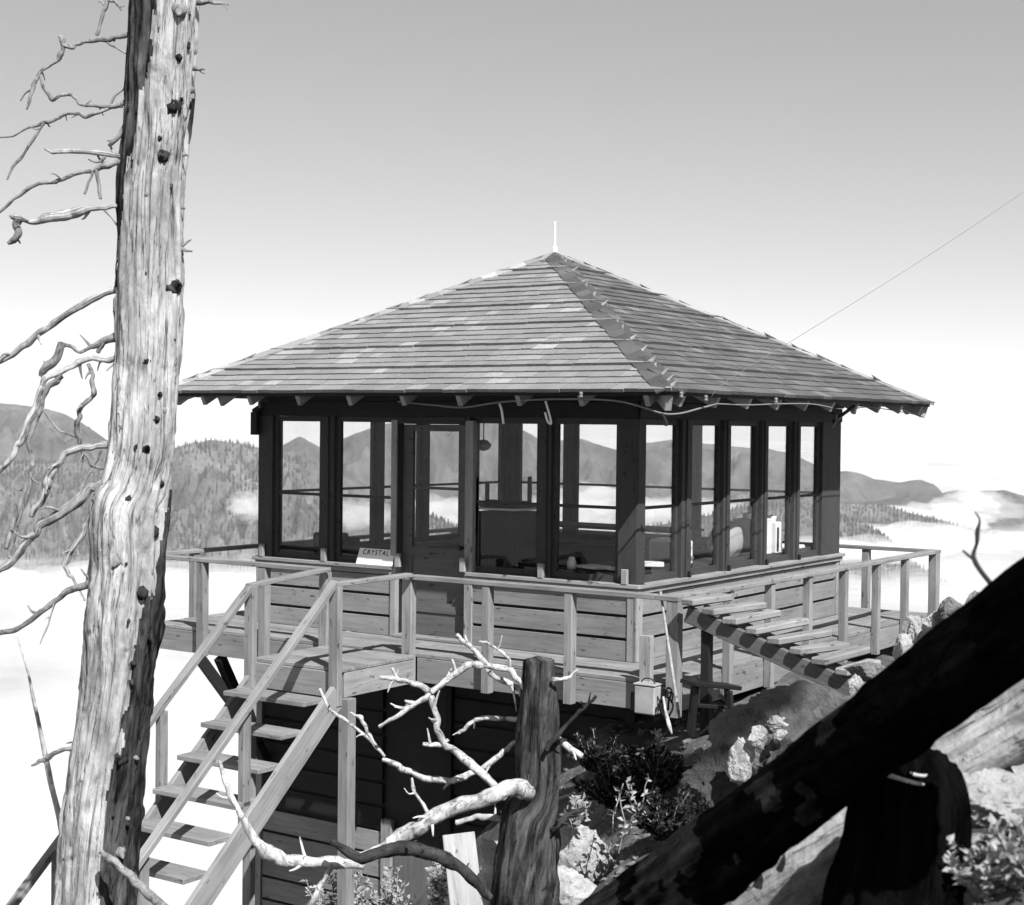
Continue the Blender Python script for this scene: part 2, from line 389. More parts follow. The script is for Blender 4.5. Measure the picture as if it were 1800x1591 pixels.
v4 = ridge("wooded_spur", SK4, 3500, 520, 0.5, M_forest, label="wooded spur sinking into fog right of the cabin", seed=4)
v5 = ridge("near_wooded_spur", SK5, 2700, 360, 0.55, M_forest, label="nearer wooded spur above the right railing", seed=5)
# valley floor out to the horizon
n = 48
vs = [V((x, y, -700+noise.noise(V((x*2e-4, y*2e-4, 0)))*60)) for y in np.linspace(-14000, 30000, n) for x in np.linspace(-30000, 16000, n)]
o = meshobj("valley_floor", vs, [(j*n+i, j*n+i+1, (j+1)*n+i+1, (j+1)*n+i) for j in range(n-1) for i in range(n-1)], M_far, smooth=True)
tag(o, "valley floor far below the fog", kind='structure')
# forests: conifers over the slopes, one mass each
def forest(name, rv, count, h, label, seed, xlim=None):
    vs, nx, tot, nb = rv; rnd = random.Random(seed); V_ = []; F_ = []
    k = 0; tries = 0
    while k < count and tries < count*6:
        tries += 1
        i = rnd.randrange(nx-1); j = rnd.randrange(nb-2, tot-1); a = rnd.random(); b = rnd.random()
        if j > nb and rnd.random() < 0.0: continue
        p = vs[i*tot+j].lerp(vs[(i+1)*tot+j], a).lerp(vs[i*tot+j+1], b)
        if p.z < FOG_Z-30: continue
        dens = noise.noise(V((p.x*0.004, p.y*0.004, seed)))
        if rnd.random() > 0.55+dens*1.2: continue
        hh = h*rnd.uniform(0.45, 1.25); r = hh*rnd.uniform(0.15, 0.24); o0 = len(V_); rot = rnd.random()*6
        for m in range(5):
            V_.append(p+V((math.cos(rot+m*1.2566)*r, math.sin(rot+m*1.2566)*r, -hh*0.05)))
        V_.append(p+V((0, 0, hh)))
        for m in range(5): F_.append((o0+m, o0+(m+1) % 5, o0+5))
        k += 1
    o = meshobj(name, V_, F_, M_trees); tag(o, label, "forest", kind='stuff')
forest("forest", v1, 16000, 9, "conifer forest covering the nearest mountain slope on the left", 11)
forest("forest", v4, 6000, 8, "conifers along the wooded spur sinking into fog at right", 12)
forest("forest", v5, 5000, 8, "conifers along the nearer spur just above the right railing", 13)

# fog sea: gently billowing sheets, thinner towards the top
def fog_mat(k, K):
    m = bpy.data.materials.new("fog_layer"); m.use_nodes = True; n = m.node_tree; n.nodes.clear()
    o = n.nodes.new('ShaderNodeOutputMaterial'); t = n.nodes.new('ShaderNodeBsdfTransparent'); d = n.nodes.new('ShaderNodeBsdfDiffuse')
    tr = n.nodes.new('ShaderNodeBsdfTranslucent'); tr.inputs[0].default_value = (0.74, 0.74, 0.74, 1)
    d.inputs[0].default_value = (0.74, 0.74, 0.74, 1)
    g = n.nodes.new('ShaderNodeNewGeometry')
    nz = noise_node(n, g.outputs['Position'], 0.0016, 6, 0.6, 0.5)
    f = k/(K-1)
    a = ramp(n, nz, [(max(0.0, 0.18+0.30*f-0.10), 0.0), (0.40+0.30*f, 1.0 if k == 0 else 0.42)])
    if k == 0: a.node.color_ramp.elements[0].color = (1, 1, 1, 1)
    ms = n.nodes.new('ShaderNodeMixShader'); ms.inputs[0].default_value = 0.25
    n.links.new(d.outputs[0], ms.inputs[1]); n.links.new(tr.outputs[0], ms.inputs[2])
    mx = n.nodes.new('ShaderNodeMixShader'); n.links.new(a, mx.inputs[0]); n.links.new(t.outputs[0], mx.inputs[1]); n.links.new(ms.outputs[0], mx.inputs[2])
    n.links.new(mx.outputs[0], o.inputs[0]); return m
def build_fog():
    K = 11
    vs = []; fs = []; mats = []; idx = []
    n = 70
    gx = np.linspace(-22000, 12000, n); gy = np.linspace(-9000, 24000, n)
    for k in range(K):
        z = FOG_Z-50+k*9; o0 = len(vs)
        for y in gy:
            for x in gx:
                vs.append(V((x, y, z+noise.fractal(V((x*0.0012, y*0.0012, k*0.13)), 0.8, 2.0, 3)*26)))
        for j in range(n-1):
            for i in range(n-1):
                fs.append((o0+j*n+i, o0+j*n+i+1, o0+(j+1)*n+i+1, o0+(j+1)*n+i)); idx.append(k)
        mats.append(fog_mat(k, K))
    o = meshobj("fog", vs, fs, mats[0], smooth=True)
    for m in mats[1:]: o.data.materials.append(m)
    o.data.polygons.foreach_set('material_index', idx)
    tag(o, "sea of white fog filling the valleys below the lookout", "fog", kind='stuff')
build_fog()
def fog_bank(px, py, D, wx, wd, h, seed, label, dens=0.006):
    m = bpy.data.materials.get("fog_bank") or bpy.data.materials.new("fog_bank")
    if not m.use_nodes:
        m.use_nodes = True; n = m.node_tree; n.nodes.clear(); o = n.nodes.new('ShaderNodeOutputMaterial'); v = n.nodes.new('ShaderNodeVolumePrincipled')
        v.inputs['Color'].default_value = (1, 1, 1, 1); v.inputs['Density'].default_value = dens; v.inputs['Anisotropy'].default_value = -0.2; n.links.new(v.outputs[0], o.inputs['Volume'])
    c = P(px, py, D); bm = bmesh.new(); bmesh.ops.create_icosphere(bm, subdivisions=5, radius=1)
    for q in bm.verts:
        d = q.co.normalized(); k = 1+0.55*noise.fractal(V((d.x*1.6+seed*4.1, d.y*1.6, d.z*1.1+seed)), 0.8, 2.0, 5)
        w3 = R0*(d.x*wx*k)+FH*(d.y*wd*k); q.co = V((w3.x, w3.y, d.z*h*k))
    me = bpy.data.meshes.new("fog_bank"); bm.to_mesh(me); bm.free(); me.materials.append(m)
    o = bpy.data.objects.new("fog_bank", me); put(o, Matrix.Translation(c)); tag(o, label, "fog", kind='stuff')
for i, f in enumerate([
    (1600, 948, 2950, 210, 150, 26, "mist over the nearer spur"), (1540, 908, 3900, 150, 150, 24, "mist between the spur and the range"),
    (1650, 912, 3900, 130, 150, 34, "mist rising at the end of the range"), (1715, 890, 3900, 100, 120, 40, "plume of mist at the far right"),
    (1500, 968, 2300, 130, 120, 16, "low mist above the right railing"), 
    (60, 1035, 2300, 150, 120, 30, "mist at the foot of the left mountain"), (380, 1040, 2350, 120, 120, 26, "mist below the left mountain"),
    (760, 905, 3600, 150, 120, 42, "mist seen through the door glass"),
    (1050, 885, 3600, 140, 120, 42, "mist seen through the middle windows"), (1230, 905, 3000, 130, 120, 30, "mist seen through the right windows"),
    (450, 890, 2600, 40, 60, 22, "small mist patch on the left mountain"), (640, 905, 2500, 60, 60, 22, "small mist patch low on the left mountain")]):
    fog_bank(*f[:6], seed=i+1, label=f[6])
# air
def build_haze():
    m = bpy.data.materials.new("haze_air"); m.use_nodes = True; n = m.node_tree; n.nodes.clear()
    o = n.nodes.new('ShaderNodeOutputMaterial'); v = n.nodes.new('ShaderNodeVolumePrincipled')
    v.inputs['Color'].default_value = (0.75, 0.75, 0.75, 1); v.inputs['Density'].default_value = 3.8e-5
    n.links.new(v.outputs[0], o.inputs['Volume'])
    bm = bmesh.new(); bmesh.ops.create_cube(bm, size=1)
    lo = V((-30500, -14500, -770)); hi = V((16500, 30500, 160))
    for q in bm.verts: q.co = V(((q.co.x+.5)*(hi.x-lo.x)+lo.x, (q.co.y+.5)*(hi.y-lo.y)+lo.y, (q.co.z+.5)*(hi.z-lo.z)+lo.z))
    me = bpy.data.meshes.new("haze"); bm.to_mesh(me); bm.free(); me.materials.append(m)
    o2 = bpy.data.objects.new("haze", me); put(o2, Matrix()); tag(o2, "thin mountain haze", kind='stuff')
build_haze()

# ================================================================== LOOKOUT CABIN
S = 4.27; ZS = 0.60; ZH = 2.02; ZE = 2.23
RX0, RX1, RY0, RY1 = -4.96, 0.69, -0.72, 5.03
APEX = V((-2.20, 2.10, 3.69))
cab = empty("lookout_cabin", (-S/2, S/2, 0), "square fire lookout cabin with windows all round under a shingled pyramid roof", "lookout cabin")
# --- walls below the sills: framing core and lapped boards
def face_xf(k):
    """face k: local (s along wall from its left end seen from outside, o outwards, z) -> world"""
    if k == 0: return V((-S, 0, 0)), V((1, 0, 0)), V((0, -1, 0))      # front (door)
    if k == 1: return V((0, 0, 0)), V((0, 1, 0)), V((1, 0, 0))        # right
    if k == 2: return V((0, S, 0)), V((-1, 0, 0)), V((0, 1, 0))       # back
    return V((-S, S, 0)), V((0, -1, 0)), V((-1, 0, 0))                # left
def fp(k, s, o, z):
    a, d, n_ = face_xf(k); return a+d*s+n_*o+V((0, 0, z))
def fbox(name, k, s0, s1, o0, o1, z0, z1, mat, parent, bev=0.004):
    p = fp(k, s0, o0, z0); q = fp(k, s1, o1, z1)
    lo = V((min(p.x, q.x), min(p.y, q.y), z0)); hi = V((max(p.x, q.x), max(p.y, q.y), z1))
    return box(name, lo, hi, mat, parent, bev)
DOOR0, DOOR1 = S-2.53, S-1.76      # along face 0
# core walls
for k in range(4):
    segs = [(0.06, S-0.06)] if k else [(0.06, DOOR0), (DOOR1, S-0.06)]
    for a, b in segs:
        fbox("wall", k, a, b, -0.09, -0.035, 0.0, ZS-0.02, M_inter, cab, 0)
def clap(k, s0, s1, z0, z1, courses, parent=cab, mat=M_paint):
    h = (z1-z0)/courses
    for c in range(courses):
        zb = z0+c*h
        # flat boards with a deep open groove above each
        a, d, n_ = face_xf(k); gv = 0.026
        p0 = fp(k, s0, -0.011, zb+(h-gv)/2); p1 = fp(k, s1, -0.011, zb+(h-gv)/2)
        beam("siding_board", p0, p1, 0.022, h-gv, mat, parent, bev=0.002)
for k in range(4):
    if k == 0: clap(0, 0.085, DOOR0-0.07, 0, ZS-0.02, 3); clap(0, DOOR1+0.09, S-0.085, 0, ZS-0.02, 3)
    else: clap(k, 0.085, S-0.085, 0, ZS-0.02, 3)
    fbox("corner_board", k, -0.012, 0.085, -0.03, 0.014, 0.0, ZS-0.02, M_trim, cab)
    fbox("corner_board", k, S-0.085, S-0.014 if False else S+0.0, -0.03, 0.012, 0.0, ZS-0.02, M_trim, cab)
# sills
def sill(k, s0, s1):
    a = fbox("window_sill", k, s0, s1, -0.10, 0.055, ZS+0.012, ZS+0.045, M_trim, cab)
    b_ = fbox("sill_apron", k, s0+0.02, s1-0.02, -0.02, 0.030, ZS-0.035, ZS+0.010, M_trim, cab)
sill(0, -0.03, DOOR0-0.04); sill(0, DOOR1+0.04, S+0.052)
sill(1, 0.0, S+0.052); sill(2, 0.0, S+0.052); sill(3, 0.0, S+0.03)
# head beams and soffit band above the windows
for k in range(4):
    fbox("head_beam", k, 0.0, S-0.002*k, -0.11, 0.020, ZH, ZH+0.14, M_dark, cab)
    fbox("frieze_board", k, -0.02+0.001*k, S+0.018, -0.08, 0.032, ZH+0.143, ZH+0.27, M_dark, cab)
# windows
def window(k, s0, s1, z0, z1, mull=0.455):
    """sash frame (part) with stiles and rails, one muntin and two panes (sub-parts)"""
    st = 0.045
    vs = []; fs = []
    def addb(a0, a1, o0, o1, b0, b1):
        i = len(vs); 
        for z in (b0, b1):
            for o_ in (o0, o1):
                for s_ in (a0, a1): vs.append(fp(k, s_, o_, z))
        for f in ((0, 1, 3, 2), (4, 6, 7, 5), (0, 4, 5, 1), (2, 3, 7, 6), (0, 2, 6, 4), (1, 5, 7, 3)): fs.append(tuple(i+q for q in f))
    addb(s0, s0+st, -0.075, -0.035, z0, z1); addb(s1-st, s1, -0.075, -0.035, z0, z1)
    addb(s0+st, s1-st, -0.074, -0.036, z0, z0+0.055); addb(s0+st, s1-st, -0.074, -0.036, z1-0.05, z1)
    fr = meshobj("window", vs, fs, M_frame, cab, origin=fp(k, (s0+s1)/2, -0.055, z0))
    zm = z0+(z1-z0)*mull
    fbox("muntin", k, s0+st, s1-st, -0.068, -0.040, zm-0.013, zm+0.013, M_frame, fr, 0.002)
    for a, b in ((z0+0.055, zm-0.013), (zm+0.013, z1-0.05)):
        fbox("pane", k, s0+st+0.001, s1-st-0.001, -0.056, -0.053, a+0.001, b-0.001, M_glass, fr, 0)
# mullion posts: centres along the face
F0 = [(0.165, 0.815), (0.965, 1.71), (2.555, 3.295), (3.40, 4.09)]
F0 = [(0.185, 0.805), (0.975, 1.705), (2.555, 3.29), (3.415, 4.085)]
F1 = [(0.125, 0.765), (0.945, 1.565), (1.70, 2.36), (2.49, 3.11), (3.25, 3.80)]
F2 = [(0.16+0.80*i, 0.16+0.80*i+0.69) for i in range(5)]
F3 = F2
FAC = [F0, F1, F2, F3]
for k, ws in enumerate(FAC):
    edges = sorted(ws + ([(DOOR0, DOOR1)] if k == 0 else []))
    prev = 0.0
    for (a, b) in edges + [(S, S)]:
        if a-prev > 0.02:
            s0 = prev; s1 = a
            if s0 == 0.0: s0 = 0.0
            fbox("window_post", k, s0+(0.11 if (k and s0 == 0.0) else 0)*0, s1-0.001, -0.095+0.0015*k, 0.004+0.002*(k % 2), ZS+0.045, ZH, M_frame, cab)
            if s1-s0 > 0.09 and 0 < s0 and s1 < S:
                c = (s0+s1)/2; fbox("cover_strip", k, c-0.028, c+0.028, 0.006, 0.024, ZS+0.045, ZH-0.002, M_frame, cab)
        prev = b
    for (a, b) in ws: window(k, a, b, ZS+0.047, ZH-0.002)
# right-end short cleats on posts above the sill (shutter stops)
for s in (0.09, 0.89, 1.785, 2.52, 3.35, 4.18):
    fbox("shutter_stop", 0, s-0.028, s+0.028, 0.026, 0.060, ZS+0.045, ZS+0.17, M_trim, cab)
for s in (0.86, 1.63, 2.43, 3.18):
    fbox("shutter_stop", 1, s-0.02, s+0.015, 0.026, 0.050, ZS+0.045, ZS+0.10, M_black, cab)
# door
fbox("door_jamb", 0, DOOR0-0.07, DOOR0-0.003, -0.09, 0.016, 0.0, 1.99, M_trim, cab)
fbox("door_jamb", 0, DOOR1+0.003, DOOR1+0.09, -0.09, 0.016, 0.0, 1.99, M_trim, cab)
fbox("door_head", 0, DOOR0, DOOR1, -0.08, 0.010, 1.955, 2.018, M_frame, cab)
def build_door():
    vs = []; fs = []; k = 0; s0, s1 = DOOR0+0.005, DOOR1-0.005; z0, z1 = 0.03, 1.95
    def addb(a0, a1, o0, o1, b0, b1):
        i = len(vs)
        for z in (b0, b1):
            for o_ in (o0, o1):
                for s_ in (a0, a1): vs.append(fp(k, s_, o_, z))
        for f in ((0, 1, 3, 2), (4, 6, 7, 5), (0, 4, 5, 1), (2, 3, 7, 6), (0, 2, 6, 4), (1, 5, 7, 3)): fs.append(tuple(i+q for q in f))
    st = 0.11
    addb(s0, s0+st, -0.115, -0.075, z0, z1); addb(s1-st, s1, -0.115, -0.075, z0, z1)
    for a, b in ((z0, z0+0.05), (0.24, 0.275), (0.74, 0.83), (z1-0.06, z1)): addb(s0+st, s1-st, -0.114, -0.076, a, b)
    d = meshobj("door", vs, fs, M_door, cab, origin=fp(0, s0, -0.095, 0))
    fbox("door_panel", 0, s0+st, s1-st, -0.105, -0.088, z0+0.05, 0.24, M_door, d, 0)
    fbox("door_panel", 0, s0+st, s1-st, -0.105, -0.088, 0.275, 0.74, M_door, d, 0)
    fbox("muntin", 0, s0+st, s1-st, -0.108, -0.080, 1.36, 1.385, M_door, d, 0)
    fbox("pane", 0, s0+st, s1-st, -0.097, -0.094, 0.831, 1.359, M_glass, d, 0)
    fbox("pane", 0, s0+st, s1-st, -0.097, -0.094, 1.386, 1.889, M_glass, d, 0)
    p = fp(0, s1-0.055, -0.06, 0.85); tube("door_handle", [(p.x, p.y+0.012, p.z, .012), (p.x, p.y-0.02, p.z, .012), (p.x, p.y-0.045, p.z, .026), (p.x, p.y-0.06, p.z, .018)], M_black, d, rough=0)
build_door()
fbox("threshold", 0, DOOR0-0.02, DOOR1+0.02, -0.08, 0.05, 0.002, 0.028, M_deck, cab)
# floor, ceiling
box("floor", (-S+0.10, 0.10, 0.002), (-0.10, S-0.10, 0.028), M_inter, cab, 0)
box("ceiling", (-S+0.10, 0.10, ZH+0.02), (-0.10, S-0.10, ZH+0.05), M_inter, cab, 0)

# --- roof: sheathing, rafters, shingles
RC = [V((RX0, RY0, ZE)), V((RX1, RY0, ZE)), V((RX1, RY1, ZE)), V((RX0, RY1, ZE))]
TH = 0.035
vs = RC + [APEX] + [c+V((0, 0, -TH)) for c in RC] + [APEX+V((0, 0, -TH))]
fs = [(0, 1, 4), (1, 2, 4), (2, 3, 4), (3, 0, 4), (5, 9, 6), (6, 9, 7), (7, 9, 8), (8, 9, 5), (0, 5, 6, 1), (1, 6, 7, 2), (2, 7, 8, 3), (3, 8, 5, 0)]
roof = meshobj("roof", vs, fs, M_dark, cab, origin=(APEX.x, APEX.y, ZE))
def rafter(a_eave, a_in, sub="rafter"):
    beam(sub, a_eave, a_in, 0.045, 0.10, M_rafter, roof, bev=0.002)
def slope_z(k, dist):  # roof underside height at distance from the eave
    run = [APEX.y-RY0, RX1-APEX.x, RY1-APEX.y, APEX.x-RX0][k]
    return ZE+(APEX.z-ZE)*dist/run-TH
for k in range(4):
    run = [APEX.y-RY0, RX1-APEX.x, RY1-APEX.y, APEX.x-RX0][k]; sl_ = (APEX.z-ZE)/run
    for i in range(-2, 8) if k in (0, 2) else range(-1, 9):
        if k == 0: x = -0.14-0.6*i; a = V((x, RY0+0.035, 0)); dirn = V((0, 1, 0))
        if k == 2: x = -0.14-0.6*i; a = V((x, RY1-0.035, 0)); dirn = V((0, -1, 0))
        if k == 1: y = 0.13+0.59*i; a = V((RX1-0.035, y, 0)); dirn = V((-1, 0, 0))
        if k == 3: y = 0.13+0.59*i; a = V((RX0+0.035, y, 0)); dirn = V((1, 0, 0))
        e = min(a.x-RX0 if k in (0, 2) else a.y-RY0, RX1-a.x if k in (0, 2) else RY1-a.y)
        if e < 0.12: continue
        ln = min(0.95, e-0.05)
        p = V((a.x, a.y, slope_z(k, 0.035)-0.057)); q = p+dirn*ln+V((0, 0, ln*sl_))
        rafter(p, q, "rafter_tail")
for c in RC:
    d = (APEX-c); d2 = V((d.x, d.y, 0)).normalized(); p = c+d*0.012+V((0, 0, -TH-0.075)); q = c+d*0.42+V((0, 0, -TH-0.075))
    beam("hip_rafter", p, q, 0.055, 0.13, M_rafter, roof)
# shingles
def roof_face(k):
    a = RC[k]; b = RC[(k+1) % 4]; return a, b
NC = 28
sh_list = []
for k in range(4):
    a, b = roof_face(k); along = (b-a); Lf = along.length; e = along/Lf
    foot = a+e*((APEX-a).dot(e)); upv = APEX-foot; SL = upv.length; up = upv/SL; nrm = e.cross(up).normalized()
    xa = (APEX-a).dot(e)
    rnd = random.Random(50+k)
    for c in range(NC):
        t0 = (c-0.25)/NC*SL if c == 0 else c/NC*SL
        t1 = min((c+1.6)/NC*SL, SL-0.01); tm = c/NC
        l0 = xa*tm; l1 = Lf-(Lf-xa)*tm
        s = l0+rnd.uniform(-0.1, 0); heavy = (c % 4 == 0)
        while s < l1:
            wd = rnd.uniform(0.10, 0.24); s0 = max(s, l0-0.02); s1 = min(s+wd-0.004, l1+0.02)
            if s1-s0 > 0.03:
                bt = (0.021 if heavy else 0.009)+rnd.uniform(0, 0.004); tj = t0+rnd.uniform(-0.006, 0.006)
                # top corners trimmed where the hip cuts them
                th = (t1)/SL; h0 = xa*th; h1 = Lf-(Lf-xa)*th
                q0 = a+e*s0+up*tj; q1 = a+e*s1+up*tj; u0 = a+e*max(s0, min(h0, s1))+up*t1; u1 = a+e*min(s1, max(h1, s0))+up*t1
                lift = 0.006
                V8 = [q0+nrm*lift, q1+nrm*lift, u1+nrm*0.001, u0+nrm*0.001, q0+nrm*(lift+bt+0.006), q1+nrm*(lift+bt+0.006), u1+nrm*0.005, u0+nrm*0.005]
                ctr = (q0+q1)/2; sh_list.append(((ctr-CAM).length, k, V8))
            s += wd
FB = [(0, 3, 2, 1), (4, 5, 6, 7), (0, 1, 5, 4), (1, 2, 6, 5), (2, 3, 7, 6), (3, 0, 4, 7)]
vis = sorted([q for q in sh_list if q[1] in (0, 1)], key=lambda q: q[0])
ind = vis[:298]; rest = vis[298:]+[q for q in sh_list if q[1] not in (0, 1)]
for dd, k, V8 in ind:
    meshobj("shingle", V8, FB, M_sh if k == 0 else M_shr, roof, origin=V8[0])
vs = []; fs = []; mi = []
for dd, k, V8 in rest:
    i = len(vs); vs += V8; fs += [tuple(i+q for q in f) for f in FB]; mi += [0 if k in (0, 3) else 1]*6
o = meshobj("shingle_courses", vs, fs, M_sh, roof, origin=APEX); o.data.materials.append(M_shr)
o.data.polygons.foreach_set('material_index', mi); o['kind'] = 'stuff'
# hip caps: bent shingles astride each hip
for h in range(4):
    c = RC[h]; d = APEX-c; L = d.length; x = d.normalized()
    nrmA = None
    side = V((x.y, -x.x, 0)).normalized(); upn = side.cross(x); upn = upn if upn.z > 0 else -upn
    nsh = 27; rnd = random.Random(h+9)
    # dihedral droop to either side
    def faceN(k):
        a, b = roof_face(k); e = (b-a).normalized(); return e.cross((APEX-a)).normalized()
    nA = faceN(h); nB = faceN((h-1) % 4)
    if nA.z < 0: nA = -nA
    if nB.z < 0: nB = -nB
    dA = x.cross(nA).normalized(); dA = dA if dA.dot(side) > 0 else -dA
    dB = x.cross(nB).normalized(); dB = dB if dB.dot(side) < 0 else -dB
    if dA.dot(dB) > 0: dA = -dA
    for i in range(nsh):
        t0 = max(0.004, (i-0.15)/nsh*L); t1 = (i+1.25)/nsh*L; t1 = min(t1, L-0.005); wd = 0.115+rnd.uniform(-0.008, 0.008)
        for sd, dn in ((dA, nA), (dB, nB)):
            q0 = c+x*t0; q1 = c+x*t1; lo = 0.019; hi_ = 0.034
            b0 = V8 = [q0+upn*lo, q0+sd*wd+dn*(lo-0.008), q1+sd*wd+dn*0.010, q1+upn*0.012, q0+upn*hi_, q0+sd*wd+dn*(hi_-0.008), q1+sd*wd+dn*0.026, q1+upn*0.030]
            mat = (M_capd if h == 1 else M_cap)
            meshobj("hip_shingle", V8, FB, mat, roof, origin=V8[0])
# finial rod
tube("roof_finial", [(APEX.x, APEX.y, APEX.z-0.02, .03), (APEX.x, APEX.y, APEX.z+0.06, .028), (APEX.x, APEX.y, APEX.z+0.09, .014), (APEX.x, APEX.y, APEX.z+0.2, .011), (APEX.x+.002, APEX.y, APEX.z+0.33, .008)], M_white, roof, rough=0.02)
# cable slung along the eaves and hooks for the shutters
def cable(name, pts, r, mat, parent=cab, n=6):
    return tube(name, [(p.x, p.y, p.z, r) for p in pts], mat, parent, segs=6, n=n, rough=0)
cable("eave_cable", [P(x, y, d) for x, y, d in ((700, 706, 13.7), (760, 712, 13.4), (815, 716, 13.2), (880, 707, 12.9), (960, 702, 12.6), (1040, 702, 12.35), (1090, 706, 12.2), (1130, 716, 12.1), (1165, 727, 12.0), (1195, 727, 12.0), (1230, 718, 12.1), (1262, 710, 12.3))], 0.008, M_cable)
cable("eave_cable", [P(x, y, d) for x, y, d in ((1262, 710, 12.35), (1315, 712, 12.7), (1370, 710, 13.1), (1421, 710, 13.5), (1445, 713, 13.8), (1462, 717, 13.9))], 0.006, M_cable)
cable("insulator_string", [P(1163, 727, 12.0), P(1168, 736, 12.0), P(1172, 748, 12.0)], 0.016, M_black)
cable("shutter_hook", [P(878, 710, 13.0), P(882, 722, 13.0), P(885, 745, 13.0)], 0.010, M_white)
cable("shutter_hook", [P(959, 705, 12.7), P(964, 722, 12.7), P(969, 744, 12.7), P(963, 741, 12.7), P(958, 725, 12.7)], 0.009, M_white)
cable("corner_bracket", [P(1464, 742, 14.9), P(1485, 726, 15.0), P(1507, 710, 15.1)], 0.018, M_black)
cable("corner_bracket", [P(1464, 752, 14.9), P(1480, 730, 15.0), P(1500, 720, 15.1), P(1530, 716, 15.2), P(1600, 727, 16.2), P(1618, 733, 16.4)], 0.005, M_black)
q_ = P(449, 742, 15.25); beam("wall_bracket", q_+V((0, 0, -.125)), q_+V((0, 0, .10)), .08, .06, M_dark, cab, up=V((0, 1, 0)))
beam("wall_bracket", q_+V((-.03, 0, .10)), q_+V((.06, .05, .17)), .05, .05, M_dark, cab)
for x, y, d in ((457, 712, 15.1), (530, 694, 14.6), (622, 694, 14.15), (711, 695, 13.7), (917, 692, 12.75), (1021, 694, 12.35), (1197, 694, 11.95), (1240, 700, 12.1), (1363, 704, 13.0)):
    q_ = P(x, y, d)-F*0.03; tube("insulator", [(q_.x, q_.y, q_.z+.022, .008), (q_.x, q_.y, q_.z+.010, .017), (q_.x, q_.y, q_.z-.004, .012), (q_.x, q_.y, q_.z-.018, .018), (q_.x, q_.y, q_.z-.026, .008)], M_cable, cab, rough=0, segs=10, n=2)
cable("wall_bracket", [P(1462, 727, 14.8), P(1469, 729, 14.8), P(1469, 740, 14.8)], 0.012, M_black, n=3)

# --- deck round the cabin
DW = 0.73
ORG = (0, 0, 0)
def deckbox(name, lo, hi, mat, bev=0.003): return box(name, lo, hi, mat, deck, bev)
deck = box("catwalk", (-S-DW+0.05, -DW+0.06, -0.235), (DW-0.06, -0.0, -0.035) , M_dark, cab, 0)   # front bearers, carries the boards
for nm, lo, hi in (("joist_band", (-S-DW+0.05, S+0.003, -0.235), (DW-0.06, S+DW-0.06, -0.035)),
                   ("joist_band", (0.003, 0.003, -0.235), (DW-0.06, S, -0.035)), ("joist_band", (-S-DW+0.05, 0.003, -0.235), (-S-0.003, S, -0.035))):
    deckbox(nm, lo, hi, M_dark, 0)
NB = 5; bwid = DW/NB
rj = random.Random(3)
for i in range(NB):
    a = i*bwid+0.004; b = (i+1)*bwid-0.004; dz = rj.uniform(-0.003, 0.003)
    # front and back run the full length; sides butt between them
    for s0, s1 in ((-S-DW, -2.2+rj.uniform(-.4, .4)), (None, DW)):
        if s0 is None: s0 = last+0.004
        deckbox("deck_board", (s0, -b, -0.032+dz), (s1, -a, 0.0+dz), M_deck); last = s1
    deckbox("deck_board", (-S-DW, S+a, -0.032-dz), (DW, S+b, 0.0-dz), M_deck)
    cut = 2.0+rj.uniform(-.5, .5)
    deckbox("deck_board", (a, 0.006, -0.032-dz), (b, cut, 0.0-dz), M_deck)
    deckbox("deck_board", (a, cut+0.004, -0.032+dz), (b, S-0.002, 0.0+dz), M_deck)
    deckbox("deck_board", (-S-b, 0.006, -0.032+dz), (-S-a, S-0.002, 0.0+dz), M_deck)
deckbox("fascia_board", (-S-DW, -DW-0.001, -0.238), (-2.7, -DW+0.03, -0.034), M_paint)
deckbox("fascia_board", (-1.72, -DW-0.001, -0.242), (-1.0, -DW+0.03, -0.034), M_paint)
deckbox("fascia_board", (-0.996, -DW-0.001, -0.236), (DW-0.002, -DW+0.03, -0.034), M_paint)
deckbox("fascia_board", (DW-0.03, -DW+0.031, -0.240), (DW+0.001, 2.2, -0.034), M_paint)
deckbox("fascia_board", (DW-0.03, 2.204, -0.237), (DW+0.001, S+DW, -0.034), M_paint)
deckbox("fascia_board", (-S-DW-0.001, -DW+0.031, -0.240), (-S-DW+0.03, S+DW, -0.034), M_paint)
# railing
RZ = 0.675; G = 0.09
rail = box("railing", (-1.745, -DW-0.088, RZ-0.038), (0.62, -DW+0.012, RZ), M_post, cab)     # the long front hand rail; posts and other rails hang on it
def rbox(name, lo, hi, bev=0.004, mat=None): return box(name, lo, hi, mat or M_post, rail, bev)
for x, w_ in ((-4.24, .09), (-3.45, .085), (-2.72, .09), (-1.78, .10), (-0.96, .075), (-0.16, .075), (0.775, .105)):
    rbox("railing_post", (x-w_/2, -DW-0.080, -0.25), (x+w_/2, -DW-0.004, RZ-0.040))
rbox("hand_rail", (-S-DW-0.09, -DW-0.086, RZ-0.038), (-2.70, -DW+0.012, RZ))
rbox("hand_rail", (0.624, -DW-0.086, RZ-0.040), (0.83, -DW+0.012, RZ-0.002))
rbox("hand_rail", (DW-0.012, -DW+0.014, RZ-0.039), (DW+0.088, S+DW+0.09, RZ-0.001))
rbox("hand_rail", (-S-DW-0.088, -DW+0.014, RZ-0.039), (-S-DW+0.012, S+DW+0.09, RZ-0.001))
rbox("hand_rail", (-S-DW+0.014, S+DW-0.012, RZ-0.038), (DW-0.014, S+DW+0.088, RZ))
for y in (0.15, 0.93, 1.72, 2.54, 3.36, 4.14):
    rbox("railing_post", (DW+0.004, y-0.035, -0.25), (DW+0.074, y+0.035, RZ-0.041))
rbox("railing_post", (DW+0.002, S+DW-0.06, -0.25), (DW+0.09, S+DW+0.05, RZ-0.041))
